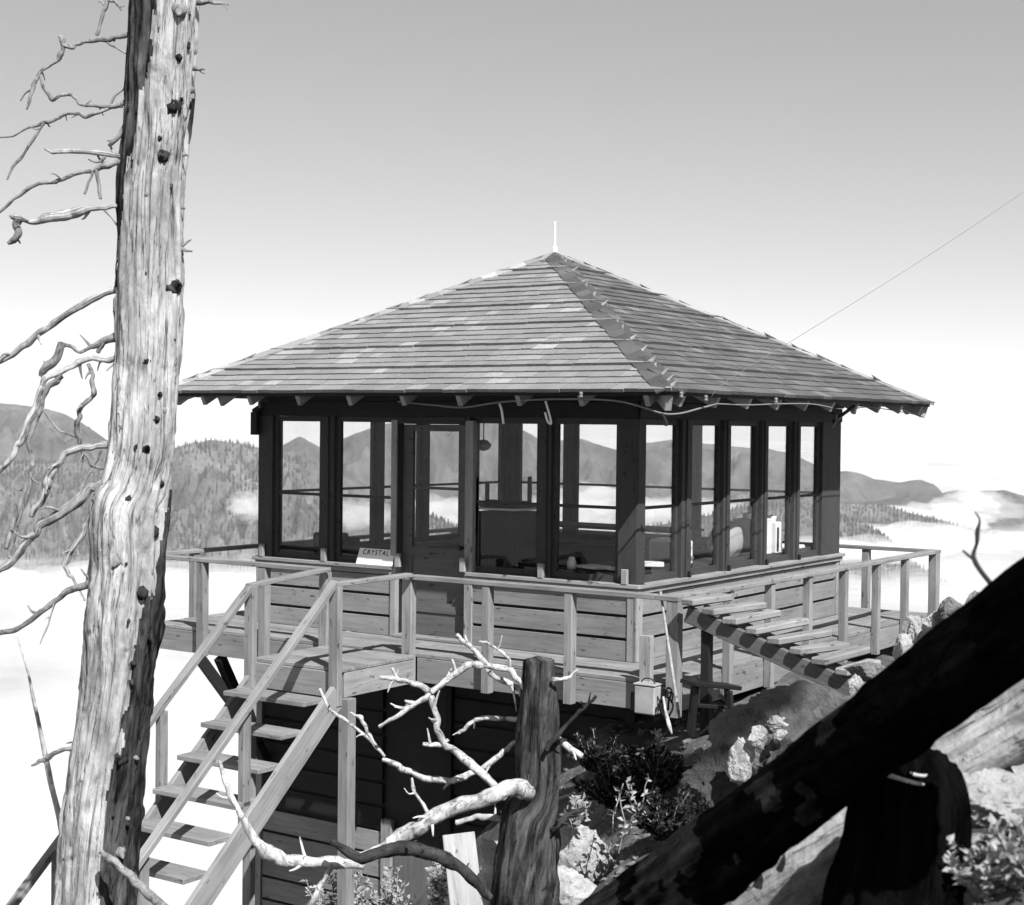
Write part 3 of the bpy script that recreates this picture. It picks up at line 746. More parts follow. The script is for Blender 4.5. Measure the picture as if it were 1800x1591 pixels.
for y in (-0.1, 1.0, 2.1, 3.2, 4.3): rbox("railing_post", (-S-DW-0.08, y-0.04, -0.25), (-S-DW-0.004, y+0.04, RZ-0.041))
for x in (-4.6, -3.4, -2.2, -1.0, 0.0): rbox("railing_post", (x-0.04, S+DW+0.004, -0.25), (x+0.04, S+DW+0.08, RZ-0.040))
# --- basement below the cabin
base_z = -3.6
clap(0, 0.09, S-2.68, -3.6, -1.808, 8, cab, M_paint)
clap(0, 0.09, S-2.68, -1.80, -0.245, 7, cab, M_dark)  # same siding as the lower courses, darkened for the deck's shade
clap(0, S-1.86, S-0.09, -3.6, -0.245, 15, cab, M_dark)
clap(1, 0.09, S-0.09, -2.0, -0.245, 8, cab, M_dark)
for k in (0, 1, 2, 3):
    fbox("basement_wall", k, 0.06, S-0.06-0.001*k, -0.09, -0.04, -3.7, -0.24, M_inter, cab, 0)
fbox("basement_post", 0, -0.01, 0.085, -0.03, 0.02, -4.2, -0.24, M_trim, cab)
fbox("basement_post", 0, S-0.085, S+0.01, -0.03, 0.02, -2.2, -0.24, M_dark, cab)
fbox("basement_door_jamb", 0, S-2.67, S-2.55, -0.03, 0.03, -3.7, -1.70, M_trim, cab)
bd = fbox("basement_door", 0, S-2.54, S-1.95, -0.03, 0.004, -3.7, -1.95, M_door, cab)
fbox("basement_door_jamb", 0, S-1.94, S-1.87, -0.03, 0.03, -3.7, -0.25, M_dark, cab)
# knee braces and posts under the deck
def strut(name, a, b, w_=0.09, mat=None): return beam(name, a, b, w_, w_, mat or M_dark, cab)
strut("knee_brace", (-4.1, -0.68, -0.26), (-4.1, -0.05, -1.35))
strut("knee_brace", P(352, 1158, 14.7), P(455, 1300, 15.0), 0.10)

# ================================================================== STAIRCASE
SX0, SX1 = -2.66, -1.70; SY = -1.74; SLP = 0.862
st = empty("staircase", (-2.18, -1.74, -3.2), "wooden staircase with a small landing, two handrails and open treads climbing to the catwalk", "staircase")
def sb(name, a, b, w_, h_, mat=M_post, up=V((0, 0, 1)), parent=None): return beam(name, a, b, w_, h_, mat, parent or st, up=up)
# landing
land = box("landing", (SX0+0.02, SY+0.02, -0.24), (SX1-0.02, -DW-0.09, -0.04), M_dark, st, 0)
for i in range(6):
    a = SY+i*0.158; box("landing_board", (SX0-0.005, a+0.003, -0.034), (SX1+0.015, min(a+0.155, -DW-0.09), -0.002), M_deck, land)
box("landing_fascia", (SX1-0.02, SY+0.03, -0.24), (SX1+0.01, -DW-0.085, -0.036), M_trim, land)
box("landing_fascia", (SX0, SY-0.02, -0.24), (SX1-0.09, SY+0.018, -0.036), M_paint, land)
box("landing_fascia", (SX0-0.012, SY+0.03, -0.24), (SX0+0.019, -DW-0.085, -0.036), M_paint, land)
# posts
box("post", (SX1-0.085, SY-0.06, -0.30), (SX1+0.012, SY+0.0, RZ-0.02), M_post, st)
box("post", (SX1-0.03, SY+0.003, -3.3), (SX1+0.075, SY+0.10, -0.242), M_post, st)
box("post", (SX0-0.05, SY-0.06, -3.8), (SX0+0.045, SY+0.0, 0.60), M_post, st)
# landing rails
sb("rail", (SX0, SY-0.06, 0.600), (SX0, -DW-0.09, RZ-0.006), 0.085, 0.035); sb("rail", (SX1-0.035, SY-0.06, 0.672), (SX1-0.035, -DW-0.09, RZ+0.002), 0.085, 0.035)
def sline(y, z0): return z0-(SY-y)*SLP
yb = -5.2
upn = V((0, SLP, 1)).normalized() if False else V((0, -SLP, 1)).normalized()
for x, z0, mat in ((SX1-0.045, 0.69, M_trim), (SX0, 0.60, M_post)):
    sb("handrail", (x, SY-0.03, z0), (x, yb, sline(yb, z0)), 0.075, 0.045, mat)
for x, zt in ((SX1-0.02, -0.10), (SX0+0.02, -0.10)):
    sb("stringer", (x, SY-0.02, zt-0.11), (x, yb, sline(yb, zt-0.11)), 0.045, 0.20, M_trim)
for i in range(1, 14):
    y = SY-0.01-i*0.252; z = -0.012-i*0.218
    box("tread", (SX0+0.045, y-0.13, z-0.03), (SX1-0.045, y+0.13, z+0.008), M_deck, st)
for x in (SX1-0.075, SX0+0.0):
    for y in (-2.75, -3.75, -4.8):
        z0 = 0.69 if x > -2 else 0.60
        box("baluster", (x-0.03, y-0.04, sline(y, -0.26)), (x+0.03, y+0.04, sline(y, z0)-0.03), M_post, st)

# ================================================================== PLANK WALKWAY at the right
wa = V((0.93, -0.86, 0.62)); wb = V((2.50, -0.86, 0.105)); wdv = wb-wa; hd = V((1, 0, 0)); sd = V((0, 1, 0))
wk = empty("plank_walkway", wb, "rough plank walkway of uneven cross boards sloping from the rocks up to the deck corner", "walkway")
beam("bearer", wa+V((0, 0, -0.062)), wb+wdv.normalized()*0.15+V((0, 0, -0.062)), 0.05, 0.125, M_bearer, wk)
beam("bearer", wa+sd*0.26+V((0, 0, -0.06)), wb+sd*0.26+V((0, 0, -0.06)), 0.05, 0.10, M_step, wk)
rw = random.Random(5); NP = 9
for i in range(NP):
    t = (i+0.2)/NP; c = wa+wdv*t+V((0, 0, 0.045)); ln = (0.36, 0.50, 0.62, 0.60, 0.66, 0.56, 0.60, 0.42, 0.50)[i]
    sk = rw.uniform(-.03, .10)
    a = c-sd*0.075+hd*0.0; b = c+sd*ln+V((0, 0, rw.uniform(-0.015, 0.02)))+hd*(sk+0.06)
    beam("cross_plank", a, b, 0.118+rw.uniform(-.012, .012), 0.052, M_step, wk, bev=0.010)
pt = wa+wdv*0.09; beam("support_post", pt+V((0, 0.05, -0.12)), V((pt.x, pt.y+0.05, -0.5)), 0.07, 0.07, M_dark, wk, up=V((1, 0, 0)))
pt = wa+wdv*0.72; beam("support_post", pt+V((0, 0.05, -0.12)), V((pt.x, pt.y+0.05, -0.5)), 0.07, 0.07, M_step, wk, up=V((1, 0, 0)))

# ================================================================== THINGS ON AND ROUND THE DECK
# sign on the sill
def sign():
    s0, s1 = 1.275, 1.70; k = 0
    e = empty("sign", fp(0, 1.49, 0.04, ZS+0.05), "white card sign reading CRYSTAL leaning on the front window sill", "sign")
    a = fp(0, s0+0.02, 0.050, ZS+0.047); b = fp(0, s1+0.02, 0.050, ZS+0.047); upd = V((0.0, 0.30, 1)).normalized(); upd = V((0.0, 0.40, 1)).normalized()
    h = 0.155; t = V((0, -1, 0.40)).normalized()*0.008
    V8 = [a, b, b+upd*h, a+upd*h]; V8 = [q-t*0.5 for q in V8]+[q+t*0.5 for q in V8]
    meshobj("sign_board", V8, [(0, 3, 2, 1), (4, 5, 6, 7), (0, 1, 5, 4), (1, 2, 6, 5), (2, 3, 7, 6), (3, 0, 4, 7)], M_signmat, e, origin=a)
    cu = bpy.data.curves.new("lettering", 'FONT'); cu.body = "CRYSTAL"; cu.size = 0.066; cu.align_x = 'CENTER'; cu.space_character = 1.22
    cu.offset = 0.0015
    tmp = bpy.data.objects.new("t", cu); COL.objects.link(tmp); dg = bpy.context.evaluated_depsgraph_get(); me = bpy.data.meshes.new_from_object(tmp.evaluated_get(dg))
    bpy.data.objects.remove(tmp); me.materials.clear(); me.materials.append(M_ink)
    X = V((1, 0, 0)); Y = upd; Z = X.cross(Y).normalized(); 
    Mw = Matrix((X, Y, Z)).transposed().to_4x4(); Mw.translation = (a+b)/2+V((-0.008, 0, 0))+upd*0.097+t*0.62
    o = bpy.data.objects.new("lettering", me); put(o, Mw, e)
sign()
# broomstick leaning on the corner post
def pole():
    a = P(1194, 1262, 11.55); b = P(1161, 1040, 11.95)
    o = tube("pole", [(*a, .012), (*((a+b)/2), .012), (*b, .011)], M_raw, rough=0.03, segs=8); tag(o, "thin white pole leaning against the deck rail by the corner post", "pole")
pole()
# short cracked post standing in front of the corner
o = beam("stub_post", P(1136, 1207, 11.95), P(1137, 1117, 11.95), 0.10, 0.05, M_raw, None, up=V((0, 1, 0))); tag(o, "short cracked post at the deck corner beside the white pole", "post")
# white can hanging on the fascia
def can():
    c = P(1139, 1228, 11.85); e = empty("metal_can", c-V((0, 0, .11)), "square white metal can against the deck edge at the corner", "can")
    box("can_body", c-V((.09, .06, .115)), c+V((.09, .06, .105)), M_can, e, 0.012)
    box("can_rim", c+V((-.095, -.065, .106)), c+V((.095, .065, .118)), M_can, e, 0.003)
    box("can_shadow_block", c+V((-.155, .0, -.11)), c+V((-.098, .09, .03)), M_black, e, 0.004)  # black block standing for the shadow left of the can
    tube("can_handle", [(c.x-.06, c.y, c.z+.118, .005), (c.x-.03, c.y, c.z+.15, .005), (c.x+.03, c.y, c.z+.15, .005), (c.x+.06, c.y, c.z+.118, .005)], M_black, e, rough=0)
can()
# coil of dark hose/wire below the corner post
def coil():
    c = P(1172, 1236, 11.7); pts = []
    for i in range(26):
        a = i*0.7; r = 0.05+0.035*math.sin(i*1.7); q = c+R*(math.cos(a)*r*0.7)+V((0, 0, 1))*(math.sin(a)*0.13*(0.7+0.3*math.cos(i)))+FH*(i*0.002)
        pts.append((*q, .008))
    o = tube("hose_coil", pts, M_black, rough=0, segs=6, n=4); tag(o, "dark coil of hose hanging below the deck corner post", "hose")
    e = tube("mop", [(*P(1166, 1225, 11.6), .010), (*P(1170, 1250, 11.55), .012), (*P(1176, 1275, 11.5), .016), (*P(1181, 1290, 11.5), .006)], M_palebr, rough=0.3, segs=8)
    tag(e, "small worn stick hanging among the hose coil", "stick")
coil()
# dark sawhorse-like bench behind the corner post
def bench():
    e = empty("bench", P(1255, 1262, 11.4), "low dark wooden bench with open legs standing below the plank walkway", "bench")
    a = P(1209, 1200, 11.3); b = P(1290, 1207, 11.5)
    beam("seat", a, b, 0.20, 0.03, M_black, e)
    for x, y in ((1222, 1205), (1280, 1212)):
        for dd in (-0.07, 0.07):
            p = P(x, y, 11.38)+FH*dd; beam("leg", p, p+V((0, 0, -0.36))+R0*(-0.03 if x < 1250 else 0.03), 0.04, 0.035, M_black, e, up=V((1, 0, 0)))
    beam("stretcher", P(1225, 1240, 11.38), P(1285, 1245, 11.45), 0.03, 0.03, M_black, e)
bench()

# ================================================================== INSIDE THE CABIN
def interior():
    # fire finder on its stand
    c = P(893, 899, 14.9); e = empty("fire_finder", (c.x, c.y, 0.03), "fire finder with ring and sights on a dark square stand in mid cabin", "fire finder")
    box("stand", (c.x-.27, c.y-.27, 0.03), (c.x+.27, c.y+.27, c.z), M_inter, e)
    ring = [(c.x+math.cos(a)*0.27, c.y+math.sin(a)*0.27, c.z+0.06, .014) for a in [i*math.pi/8 for i in range(17)]]
    tube("ring", ring, M_black, e, rough=0, segs=6, n=3)
    box("map_plate", c+V((-.24, -.24, .02)), c+V((.24, .24, .04)), M_paper, e)
    box("sight", c+V((-.26, -.02, .05)), c+V((-.23, .02, .28)), M_black, e); box("sight", c+V((.23, -.02, .05)), c+V((.26, .02, .34)), M_black, e)
    beam("sight_bar", c+V((-.26, 0, .1)), c+V((.26, 0, .1)), .02, .015, M_black, e)
    # tables along the walls
    def table(nm, lo, hi, label):
        t = empty(nm, (lo[0], lo[1], 0.03), label, "table")
        box("tabletop", (lo[0], lo[1], hi[2]-0.03), hi, M_inter, t)
        box("table_side", (lo[0]+.02, lo[1]+.02, -0.06), (lo[0]+.06, hi[1]-.02, hi[2]-0.031), M_inter, t)
        box("table_side", (hi[0]-.06, lo[1]+.02, -0.06), (hi[0]-.02, hi[1]-.02, hi[2]-0.031), M_inter, t)
        return t
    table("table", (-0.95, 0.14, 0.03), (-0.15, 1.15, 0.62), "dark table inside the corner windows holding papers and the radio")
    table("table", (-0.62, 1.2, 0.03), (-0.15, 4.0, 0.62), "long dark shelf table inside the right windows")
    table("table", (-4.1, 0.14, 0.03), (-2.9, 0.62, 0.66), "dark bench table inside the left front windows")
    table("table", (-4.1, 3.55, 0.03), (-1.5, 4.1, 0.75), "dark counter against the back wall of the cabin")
    # radio
    r = empty("radio", (-0.33, 1.10, 0.62), "small white table radio with round-cornered speaker inside the right window", "radio")
    box("radio_case", (-0.47, 1.02, 0.62), (-0.14, 1.27, 0.86), M_white, r, 0.025)
    box("speaker_cloth", (-0.44, 1.010, 0.655), (-0.18, 1.019, 0.835), M_card, r, 0.002)
    box("radio_knob", (-0.139, 1.20, 0.68), (-0.12, 1.23, 0.71), M_grey, r, 0.004)
    # cartons and jars stacked
    c = box("carton", (-0.42, 2.62, 0.62), (-0.14, 2.92, 0.97), M_paper, None, 0.008); tag(c, "tall white carton inside the right windows beside the dark thermos", "carton")
    c = box("carton", (-0.30, 2.98, 0.62), (-0.12, 3.12, 0.93), M_white, None, 0.01); tag(c, "narrow white box with a dark label strip inside the right windows", "carton")
    lb = box("label_strip", (-0.119, 2.985, 0.64), (-0.117, 3.03, 0.88), M_ink, c, 0)
    for i, (x, y, z) in enumerate(((-0.3, 2.70, .97), (-0.25, 2.83, .97), (-0.21, 3.04, .93), (-0.28, 2.76, 1.03))):
        j = tube("cup", [(x, y, z, .045), (x, y, z+.02, .05), (x, y, z+.05, .055), (x, y, z+.055, .045)], M_white, rough=0, segs=14, n=2)
        tag(j, ("white cup on the tall carton, nearest the radio", "white cup on the tall carton, next to the dark strip box", "white cup on top of the narrow white box", "topmost white cup of the little pile on the carton")[i], "cup", "white cups piled on the cartons")
    # pillow / sack
    bm = bmesh.new(); bmesh.ops.create_icosphere(bm, subdivisions=3, radius=1)
    for v in bm.verts:
        s_ = 1+0.08*noise.noise(v.co*2.5); v.co = V((v.co.x*0.16, v.co.y*0.24, v.co.z*0.20))*s_
    me = bpy.data.meshes.new("sack"); bm.to_mesh(me); bm.free(); me.materials.append(M_card); me.polygons.foreach_set('use_smooth', [True]*len(me.polygons))
    o = bpy.data.objects.new("sack", me); put(o, Matrix.Translation((-0.34, 2.30, 0.76)) @ Matrix.Rotation(0.5, 4, 'X')); tag(o, "striped pale cloth bundle slumped inside the middle right window", "bundle")
    # papers on the corner table
    for i, (x, y, a, sx, sy) in enumerate(((-0.42, .42, .2, .30, .22), (-0.60, .30, -.3, .26, .18), (-0.30, .70, .5, .3, .2), (-0.22, .28, 0.1, .12, .2))):
        o = bpy.data.objects.new("paper_sheet", boxmesh(sx, sy, 0.012+0.01*i, 0.002, M_paper)); put(o, Matrix.Translation((x, y, 0.632+0.012*i+0.004*i)) @ Matrix.Rotation(a, 4, 'Z'))
        tag(o, ("papers lying flat at the middle of the corner table", "papers at the left end of the corner table", "papers on the corner table behind the others", "narrow pad on the corner table against the corner post")[i], "papers", "papers on the corner table")
    j = tube("jar", [(-.80, .26, .62, .04), (-.80, .26, .68, .04), (-.80, .26, .70, .03), (-.80, .26, .72, .03)], M_white, rough=0, segs=14, n=2); tag(j, "small white jar at the left end of the corner table", "jar")
    # clutter in the left windows
    o = box("camera_case", (-3.75, 0.2, 0.66), (-3.45, 0.42, 0.80), M_black, None, .02); tag(o, "dark case on the bench inside the leftmost front window", "case")
    o = tube("binoculars", [(-3.36, .2, .70, .05), (-3.34, .28, .72, .055), (-3.32, .38, .72, .04)], M_black, rough=0, segs=12); tag(o, "dark binoculars beside the case inside the leftmost front window", "binoculars")
    o = box("dish", (-0.42, 3.45, 0.622), (-0.15, 3.75, 0.665), M_white, None, .02); tag(o, "shallow white dish inside the last right window", "dish")
    # hanging lamp
    lq = P(850, 783, 14.7); lx, ly, lz = lq; l = empty("ceiling_lamp", (lx, ly, 2.0), "lamp hanging from the cabin ceiling seen through the middle windows", "lamp")
    tube("lamp_rod", [(lx, ly, 2.04, .006), (lx, ly, lz+.05, .006)], M_black, l, rough=0, segs=6)
    tube("lamp_shade", [(lx, ly, lz+.05, .03), (lx, ly, lz+.035, .05), (lx, ly, lz, .075), (lx, ly, lz-.035, .05), (lx, ly, lz-.045, .03)], M_grey, l, rough=0, segs=16)
before = set(COL.objects); interior()
for o in set(COL.objects)-before:     # tabletops stand at sill height
    if o.parent is None and not o.name.startswith(("fire_finder", "ceiling_lamp")): o.location.z += 0.09

# ================================================================== SNAG AT LEFT
TD = 8.5
snag = empty("dead_tree", P(150, 1700, TD), "tall bleached dead tree with broken bare branches at the left", "dead tree")
TR = [(292, -160, 110), (291, -60, 112), (289, 0, 116), (280, 150, 112), (273, 245, 106), (265, 330, 106), (263, 450, 107), (264, 600, 112), (258, 675, 112), (250, 780, 110), (240, 850, 116), (229, 900, 130), (225, 1000, 126), (217, 1100, 130), (211, 1150, 122), (200, 1250, 123), (188, 1350, 124), (177, 1450, 129), (171, 1550, 134), (165, 1640, 138), (150, 1800, 150), (120, 2100, 170), (90, 2420, 200)]
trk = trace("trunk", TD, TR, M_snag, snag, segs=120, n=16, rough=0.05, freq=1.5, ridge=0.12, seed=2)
def shade_bark_strips(o):
    """dark strips: shade painted on the upper left edge, dark bark on the lower right edge"""
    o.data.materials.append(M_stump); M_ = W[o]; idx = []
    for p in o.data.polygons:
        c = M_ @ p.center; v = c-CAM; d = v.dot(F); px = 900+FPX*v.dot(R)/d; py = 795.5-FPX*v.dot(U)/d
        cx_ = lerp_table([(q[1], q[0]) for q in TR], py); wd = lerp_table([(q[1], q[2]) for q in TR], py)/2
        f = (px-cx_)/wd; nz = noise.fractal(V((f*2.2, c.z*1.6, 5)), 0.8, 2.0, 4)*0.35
        top = lerp_table([(-60, .40), (90, .36), (200, .62), (330, .80), (450, 1.2)], py)  # unlit side's shade painted as a dark strip
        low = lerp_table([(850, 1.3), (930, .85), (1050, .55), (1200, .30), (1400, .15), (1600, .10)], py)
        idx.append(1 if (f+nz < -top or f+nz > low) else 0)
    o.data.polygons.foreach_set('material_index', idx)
shade_bark_strips(trk)
BR = [
 [(170, 62, 6), (176, 45, 6), (183, 20, 7), (190, 0, 7), (196, -30, 8), (240, -60, 9, .05)],
 [(190, 0, 5), (200, 2, 5), (207, 8, 5), (213, 18, 3)],
 [(240, 57, 13), (222, 61, 9), (200, 66, 8), (185, 70, 9), (160, 72, 7), (140, 77, 7), (128, 83, 7), (112, 79, 8), (108, 68, 11), (104, 64, 5)],
 [(112, 80, 8), (107, 95, 9), (102, 106, 9), (90, 112, 6), (76, 122, 6), (69, 131, 7), (60, 148, 7), (54, 168, 6), (47, 192, 4)],
 [(183, 70, 4), (200, 82, 4), (215, 90, 4), (228, 98, 4)],
 [(69, 131, 5), (74, 150, 5), (82, 162, 6), (92, 176, 7), (105, 168, 5), (125, 167, 5), (133, 175, 5), (140, 184, 5), (160, 185, 5), (185, 188, 6), (205, 187, 9), (230, 180, 12)],
 [(195, 185, 4), (203, 168, 4), (215, 156, 4), (235, 145, 5)],
 [(215, 187, 6), (195, 189, 6), (172, 199, 6), (150, 206, 7), (138, 199, 6), (120, 200, 5), (105, 206, 5), (90, 214, 6), (76, 216, 6), (50, 225, 4), (22, 240, 3), (-20, 242, 3)],
 [(78, 216, 5), (62, 240, 5), (45, 268, 5), (25, 290, 5), (12, 316, 3)],
 [(235, 212, 10), (217, 228, 9), (204, 243, 9), (191, 257, 7)],
 [(235, 280, 12), (210, 273, 8), (185, 271, 9), (150, 268, 10), (115, 266, 9), (92, 267, 7), (78, 261, 3)],
 [(240, 285, 18), (215, 287, 14), (190, 289, 12), (162, 300, 8), (130, 307, 7), (110, 315, 7), (95, 321, 6), (72, 321, 6), (50, 332, 6), (25, 350, 6), (0, 372, 5), (-30, 395, 5)],
 [(185, 276, 6), (178, 283, 6), (168, 285, 4), (155, 280, 2)],
 [(163, 300, 5), (156, 322, 5), (149, 341, 4)],
 [(170, 298, 7), (173, 325, 7), (177, 349, 6)],
 [(235, 360, 12), (205, 363, 8), (185, 366, 9), (160, 366, 12), (140, 370, 18), (110, 379, 20), (85, 386, 16), (62, 390, 11), (45, 388, 9), (30, 384, 12), (18, 379, 4)],
 [(33, 385, 14), (29, 396, 15), (35, 408, 13), (28, 418, 13), (13, 429, 6)],
 [(182, 368, 4), (195, 382, 3), (212, 404, 3)],
 [(230, 500, 16), (205, 508, 13), (175, 521, 14), (150, 533, 13), (120, 553, 13), (95, 568, 12), (75, 580, 11), (50, 602, 11), (20, 622, 11), (-30, 655, 10)],
 [(225, 582, 22), (205, 592, 18), (185, 600, 12), (160, 611, 8), (142, 620, 6), (128, 611, 6), (117, 606, 6), (108, 603, 9)],
 [(182, 602, 8), (176, 612, 9), (172, 620, 8)],
 [(108, 602, 12), (106, 618, 14), (98, 632, 15), (84, 642, 15), (76, 655, 12), (72, 662, 8)],
 [(225, 628, 14), (203, 631, 10), (180, 632, 10), (160, 631, 10), (140, 637, 12), (118, 649, 12), (95, 660, 11), (80, 666, 12), (70, 685, 11), (60, 720, 12), (48, 745, 14), (40, 775, 14), (22, 800, 11), (0, 826, 10), (-30, 860, 10)],
 [(108, 660, 11), (98, 672, 12), (86, 680, 10), (76, 700, 8), (70, 725, 9), (62, 745, 8), (50, 770, 8), (52, 790, 7), (58, 808, 6), (56, 820, 8), (45, 855, 9), (36, 885, 10), (26, 915, 9), (10, 965, 7)],
 [(75, 718, 4), (88, 738, 4), (105, 757, 4), (130, 767, 4), (138, 772, 4)],
 [(155, 640, 7), (161, 650, 9), (163, 668, 9), (166, 690, 9), (156, 702, 8), (146, 712, 8), (140, 726, 8), (137, 742, 9), (137, 762, 9), (139, 778, 9)],
 [(215, 778, 18), (195, 783, 14), (170, 785, 12), (145, 788, 12), (128, 790, 12), (115, 796, 12), (105, 812, 12), (95, 828, 14), (84, 848, 15), (78, 868, 12), (70, 883, 11), (60, 893, 12), (56, 908, 6)],
 [(143, 790, 4), (150, 800, 6), (163, 818, 9), (172, 806, 5), (178, 792, 4)], [(165, 820, 6), (182, 824, 4)], [(160, 828, 5), (148, 848, 5), (140, 862, 5)],
 [(215, 838, 30), (195, 845, 24), (178, 852, 18), (160, 858, 14), (145, 872, 20), (128, 886, 18), (108, 898, 17), (90, 915, 17), (70, 925, 16), (52, 945, 15), (35, 970, 14), (15, 992, 13), (-20, 1020, 13)],
 [(35, 970, 8), (25, 985, 6), (15, 975, 5), (28, 935, 6), (50, 860, 7), (58, 815, 6)],
 [(182, 862, 14), (172, 872, 12), (164, 890, 11), (160, 920, 9), (163, 950, 11), (160, 985, 11), (158, 1010, 12), (157, 1040, 9), (158, 1075, 5)],
 [(160, 900, 12), (152, 918, 10), (148, 935, 9), (135, 955, 9), (122, 975, 9), (115, 996, 8), (122, 1012, 7), (130, 1020, 5), (150, 1056, 4)],
 [(185, 1015, 24), (165, 1022, 16), (148, 1029, 14), (130, 1034, 12), (105, 1050, 11), (80, 1070, 10), (50, 1092, 10), (25, 1107, 9), (0, 1112, 8), (-40, 1118, 8)],
 [(98, 1055, 5), (88, 1085, 4), (80, 1108, 4), (70, 1132, 2)],
 [(160, 1310, 14), (133, 1314, 10), (115, 1317, 8), (100, 1322, 7), (84, 1333, 10), (70, 1339, 7), (55, 1346, 3)],
 [(345, 3, 14), (355, 4, 10), (372, 4, 7), (388, 6, 5), (402, 8, 3)],
 [(330, 117, 14), (342, 120, 9), (350, 122, 5), (360, 122, 3)], [(325, 158, 12), (336, 158, 9), (342, 154, 4)],
 [(318, 270, 9), (326, 271, 6), (332, 275, 2)], [(312, 366, 10), (321, 366, 6), (325, 367, 4)],
 [(300, 430, 18), (312, 435, 12), (322, 438, 7), (338, 442, 3)],
 [(180, 1498, 9, -.3), (193, 1510, 15, -.35), (215, 1528, 15, -.4), (240, 1550, 16, -.45), (262, 1570, 17, -.5), (290, 1600, 18, -.6), (330, 1650, 20, -.7)],
]
for i, b in enumerate(BR):
    trace("branch", TD-0.02, b, M_snagbr if i not in (10, 15, 18, 22, 26, 30, 33, 35, 42) else M_snag, snag, segs=10, n=4, rough=0.30, freq=18, seed=i, jit=0.35, spurs=min(3, len(b)//4))
# broken stubs and knot holes on the camera side of the trunk
KN = [(313, 20, 13), (302, 190, 16), (280, 243, 8), (286, 276, 9), (258, 342, 10), (257, 481, 12), (306, 503, 14), (258, 636, 11), (288, 722, 12), (258, 790, 9), (227, 876, 14), (272, 940, 11), (210, 985, 14), (250, 1045, 13), (178, 1078, 15), (228, 1090, 7), (205, 1134, 9), (187, 1180, 8), (213, 1338, 10), (147, 1303, 9), (140, 1380, 8), (122, 1508, 7), (150, 1503, 7), (145, 1560, 7), (212, 1500, 8), (262, 95, 7), (300, 330, 6), (230, 560, 6), (240, 700, 6), (285, 850, 8), (262, 1120, 8), (175, 1240, 7), (225, 1440, 6), (190, 1590, 7), (330, 80, 7), (236, 395, 6)]
rkn = random.Random(77)
for _ in range(34):
    y_ = rkn.uniform(-20, 1585); KN.append((lerp_table([(q[1], q[0]) for q in TR], y_)+rkn.uniform(-.42, .42)*lerp_table([(q[1], q[2]) for q in TR], y_), y_, rkn.uniform(3.5, 7)))
def trunk_r(y):
    return lerp_table([(q[1], q[2]) for q in TR], y)/2, lerp_table([(q[1], q[0]) for q in TR], y)
rk = random.Random(4)
for i, (x, y, s) in enumerate(KN):
    s *= 1.25
    r, cx_ = trunk_r(y); off = (x-cx_)/r; off = max(-.95, min(.95, off)); dz = math.sqrt(1-off*off)*r*TD/FPX
    d0 = TD-dz; c = P(x, y, d0+0.02); dirv = (R*off*0.7-F*math.sqrt(1-off*off)+V((0, 0, rk.uniform(-.5, .15)))).normalized()
    L = s/2*TD/FPX*rk.uniform(1.2, 2.6) if s > 8 else s/2*TD/FPX*0.9
    rr = s/2*TD/FPX
    if i % 3 == 0: prof = [(-.03, 2.3), (.0, 1.7), (.012, 1.1), (.012+L*.5, .62), (.014+L, .20)]
    elif i % 3 == 1: prof = [(-.03, 2.0), (.0, 1.35), (.010, .95), (.016, .80), (.010+L*.35, .55)]
    else: prof = [(-.03, 1.9), (-.004, 1.25), (.006, .8), (.010, .5)]
    sx_ = R*rk.uniform(-.3, .3)+V((0, 0, rk.uniform(-.5, .5)))
    tube("branch_stub", [(*(c+dirv*a_+sx_*max(0, a_)), rr*b_) for a_, b_ in prof], (M_snagbr, M_darkbr, M_stump, M_darkbr)[i % 4], snag, segs=9, n=3, rough=0.45, freq=40, seed=i)

# thin sapling at the far left
sap = trace("sapling", 10.5, [(112, 1640, 12), (112, 1500, 11), (107, 1450, 11), (98, 1410, 10), (88, 1370, 10), (78, 1320, 9), (68, 1270, 7), (58, 1225, 6), (50, 1185, 4), (40, 1150, 3), (30, 1118, 2)], M_palebr, segs=8, rough=0.15)
tag(sap, "thin bare sapling leaning behind the dead tree at lower left", "sapling")

# ================================================================== STUMP IN THE MIDDLE
SD = 8.6
stp = empty("tree_stump", P(920, 1700, SD), "dark broken snag stump with bleached twisting branches in front of the cabin", "tree stump")
trace("trunk", SD, [(946, 1160, 52), (947, 1185, 56), (948, 1230, 66), (948, 1270, 70), (947, 1320, 73), (946, 1370, 74), (940, 1410, 82), (932, 1440, 96), (925, 1500, 100), (920, 1560, 106), (917, 1620, 112), (912, 1720, 125), (905, 1900, 140)], M_stump, stp, segs=40, n=8, rough=0.10, freq=3, ridge=0.16, seed=5)
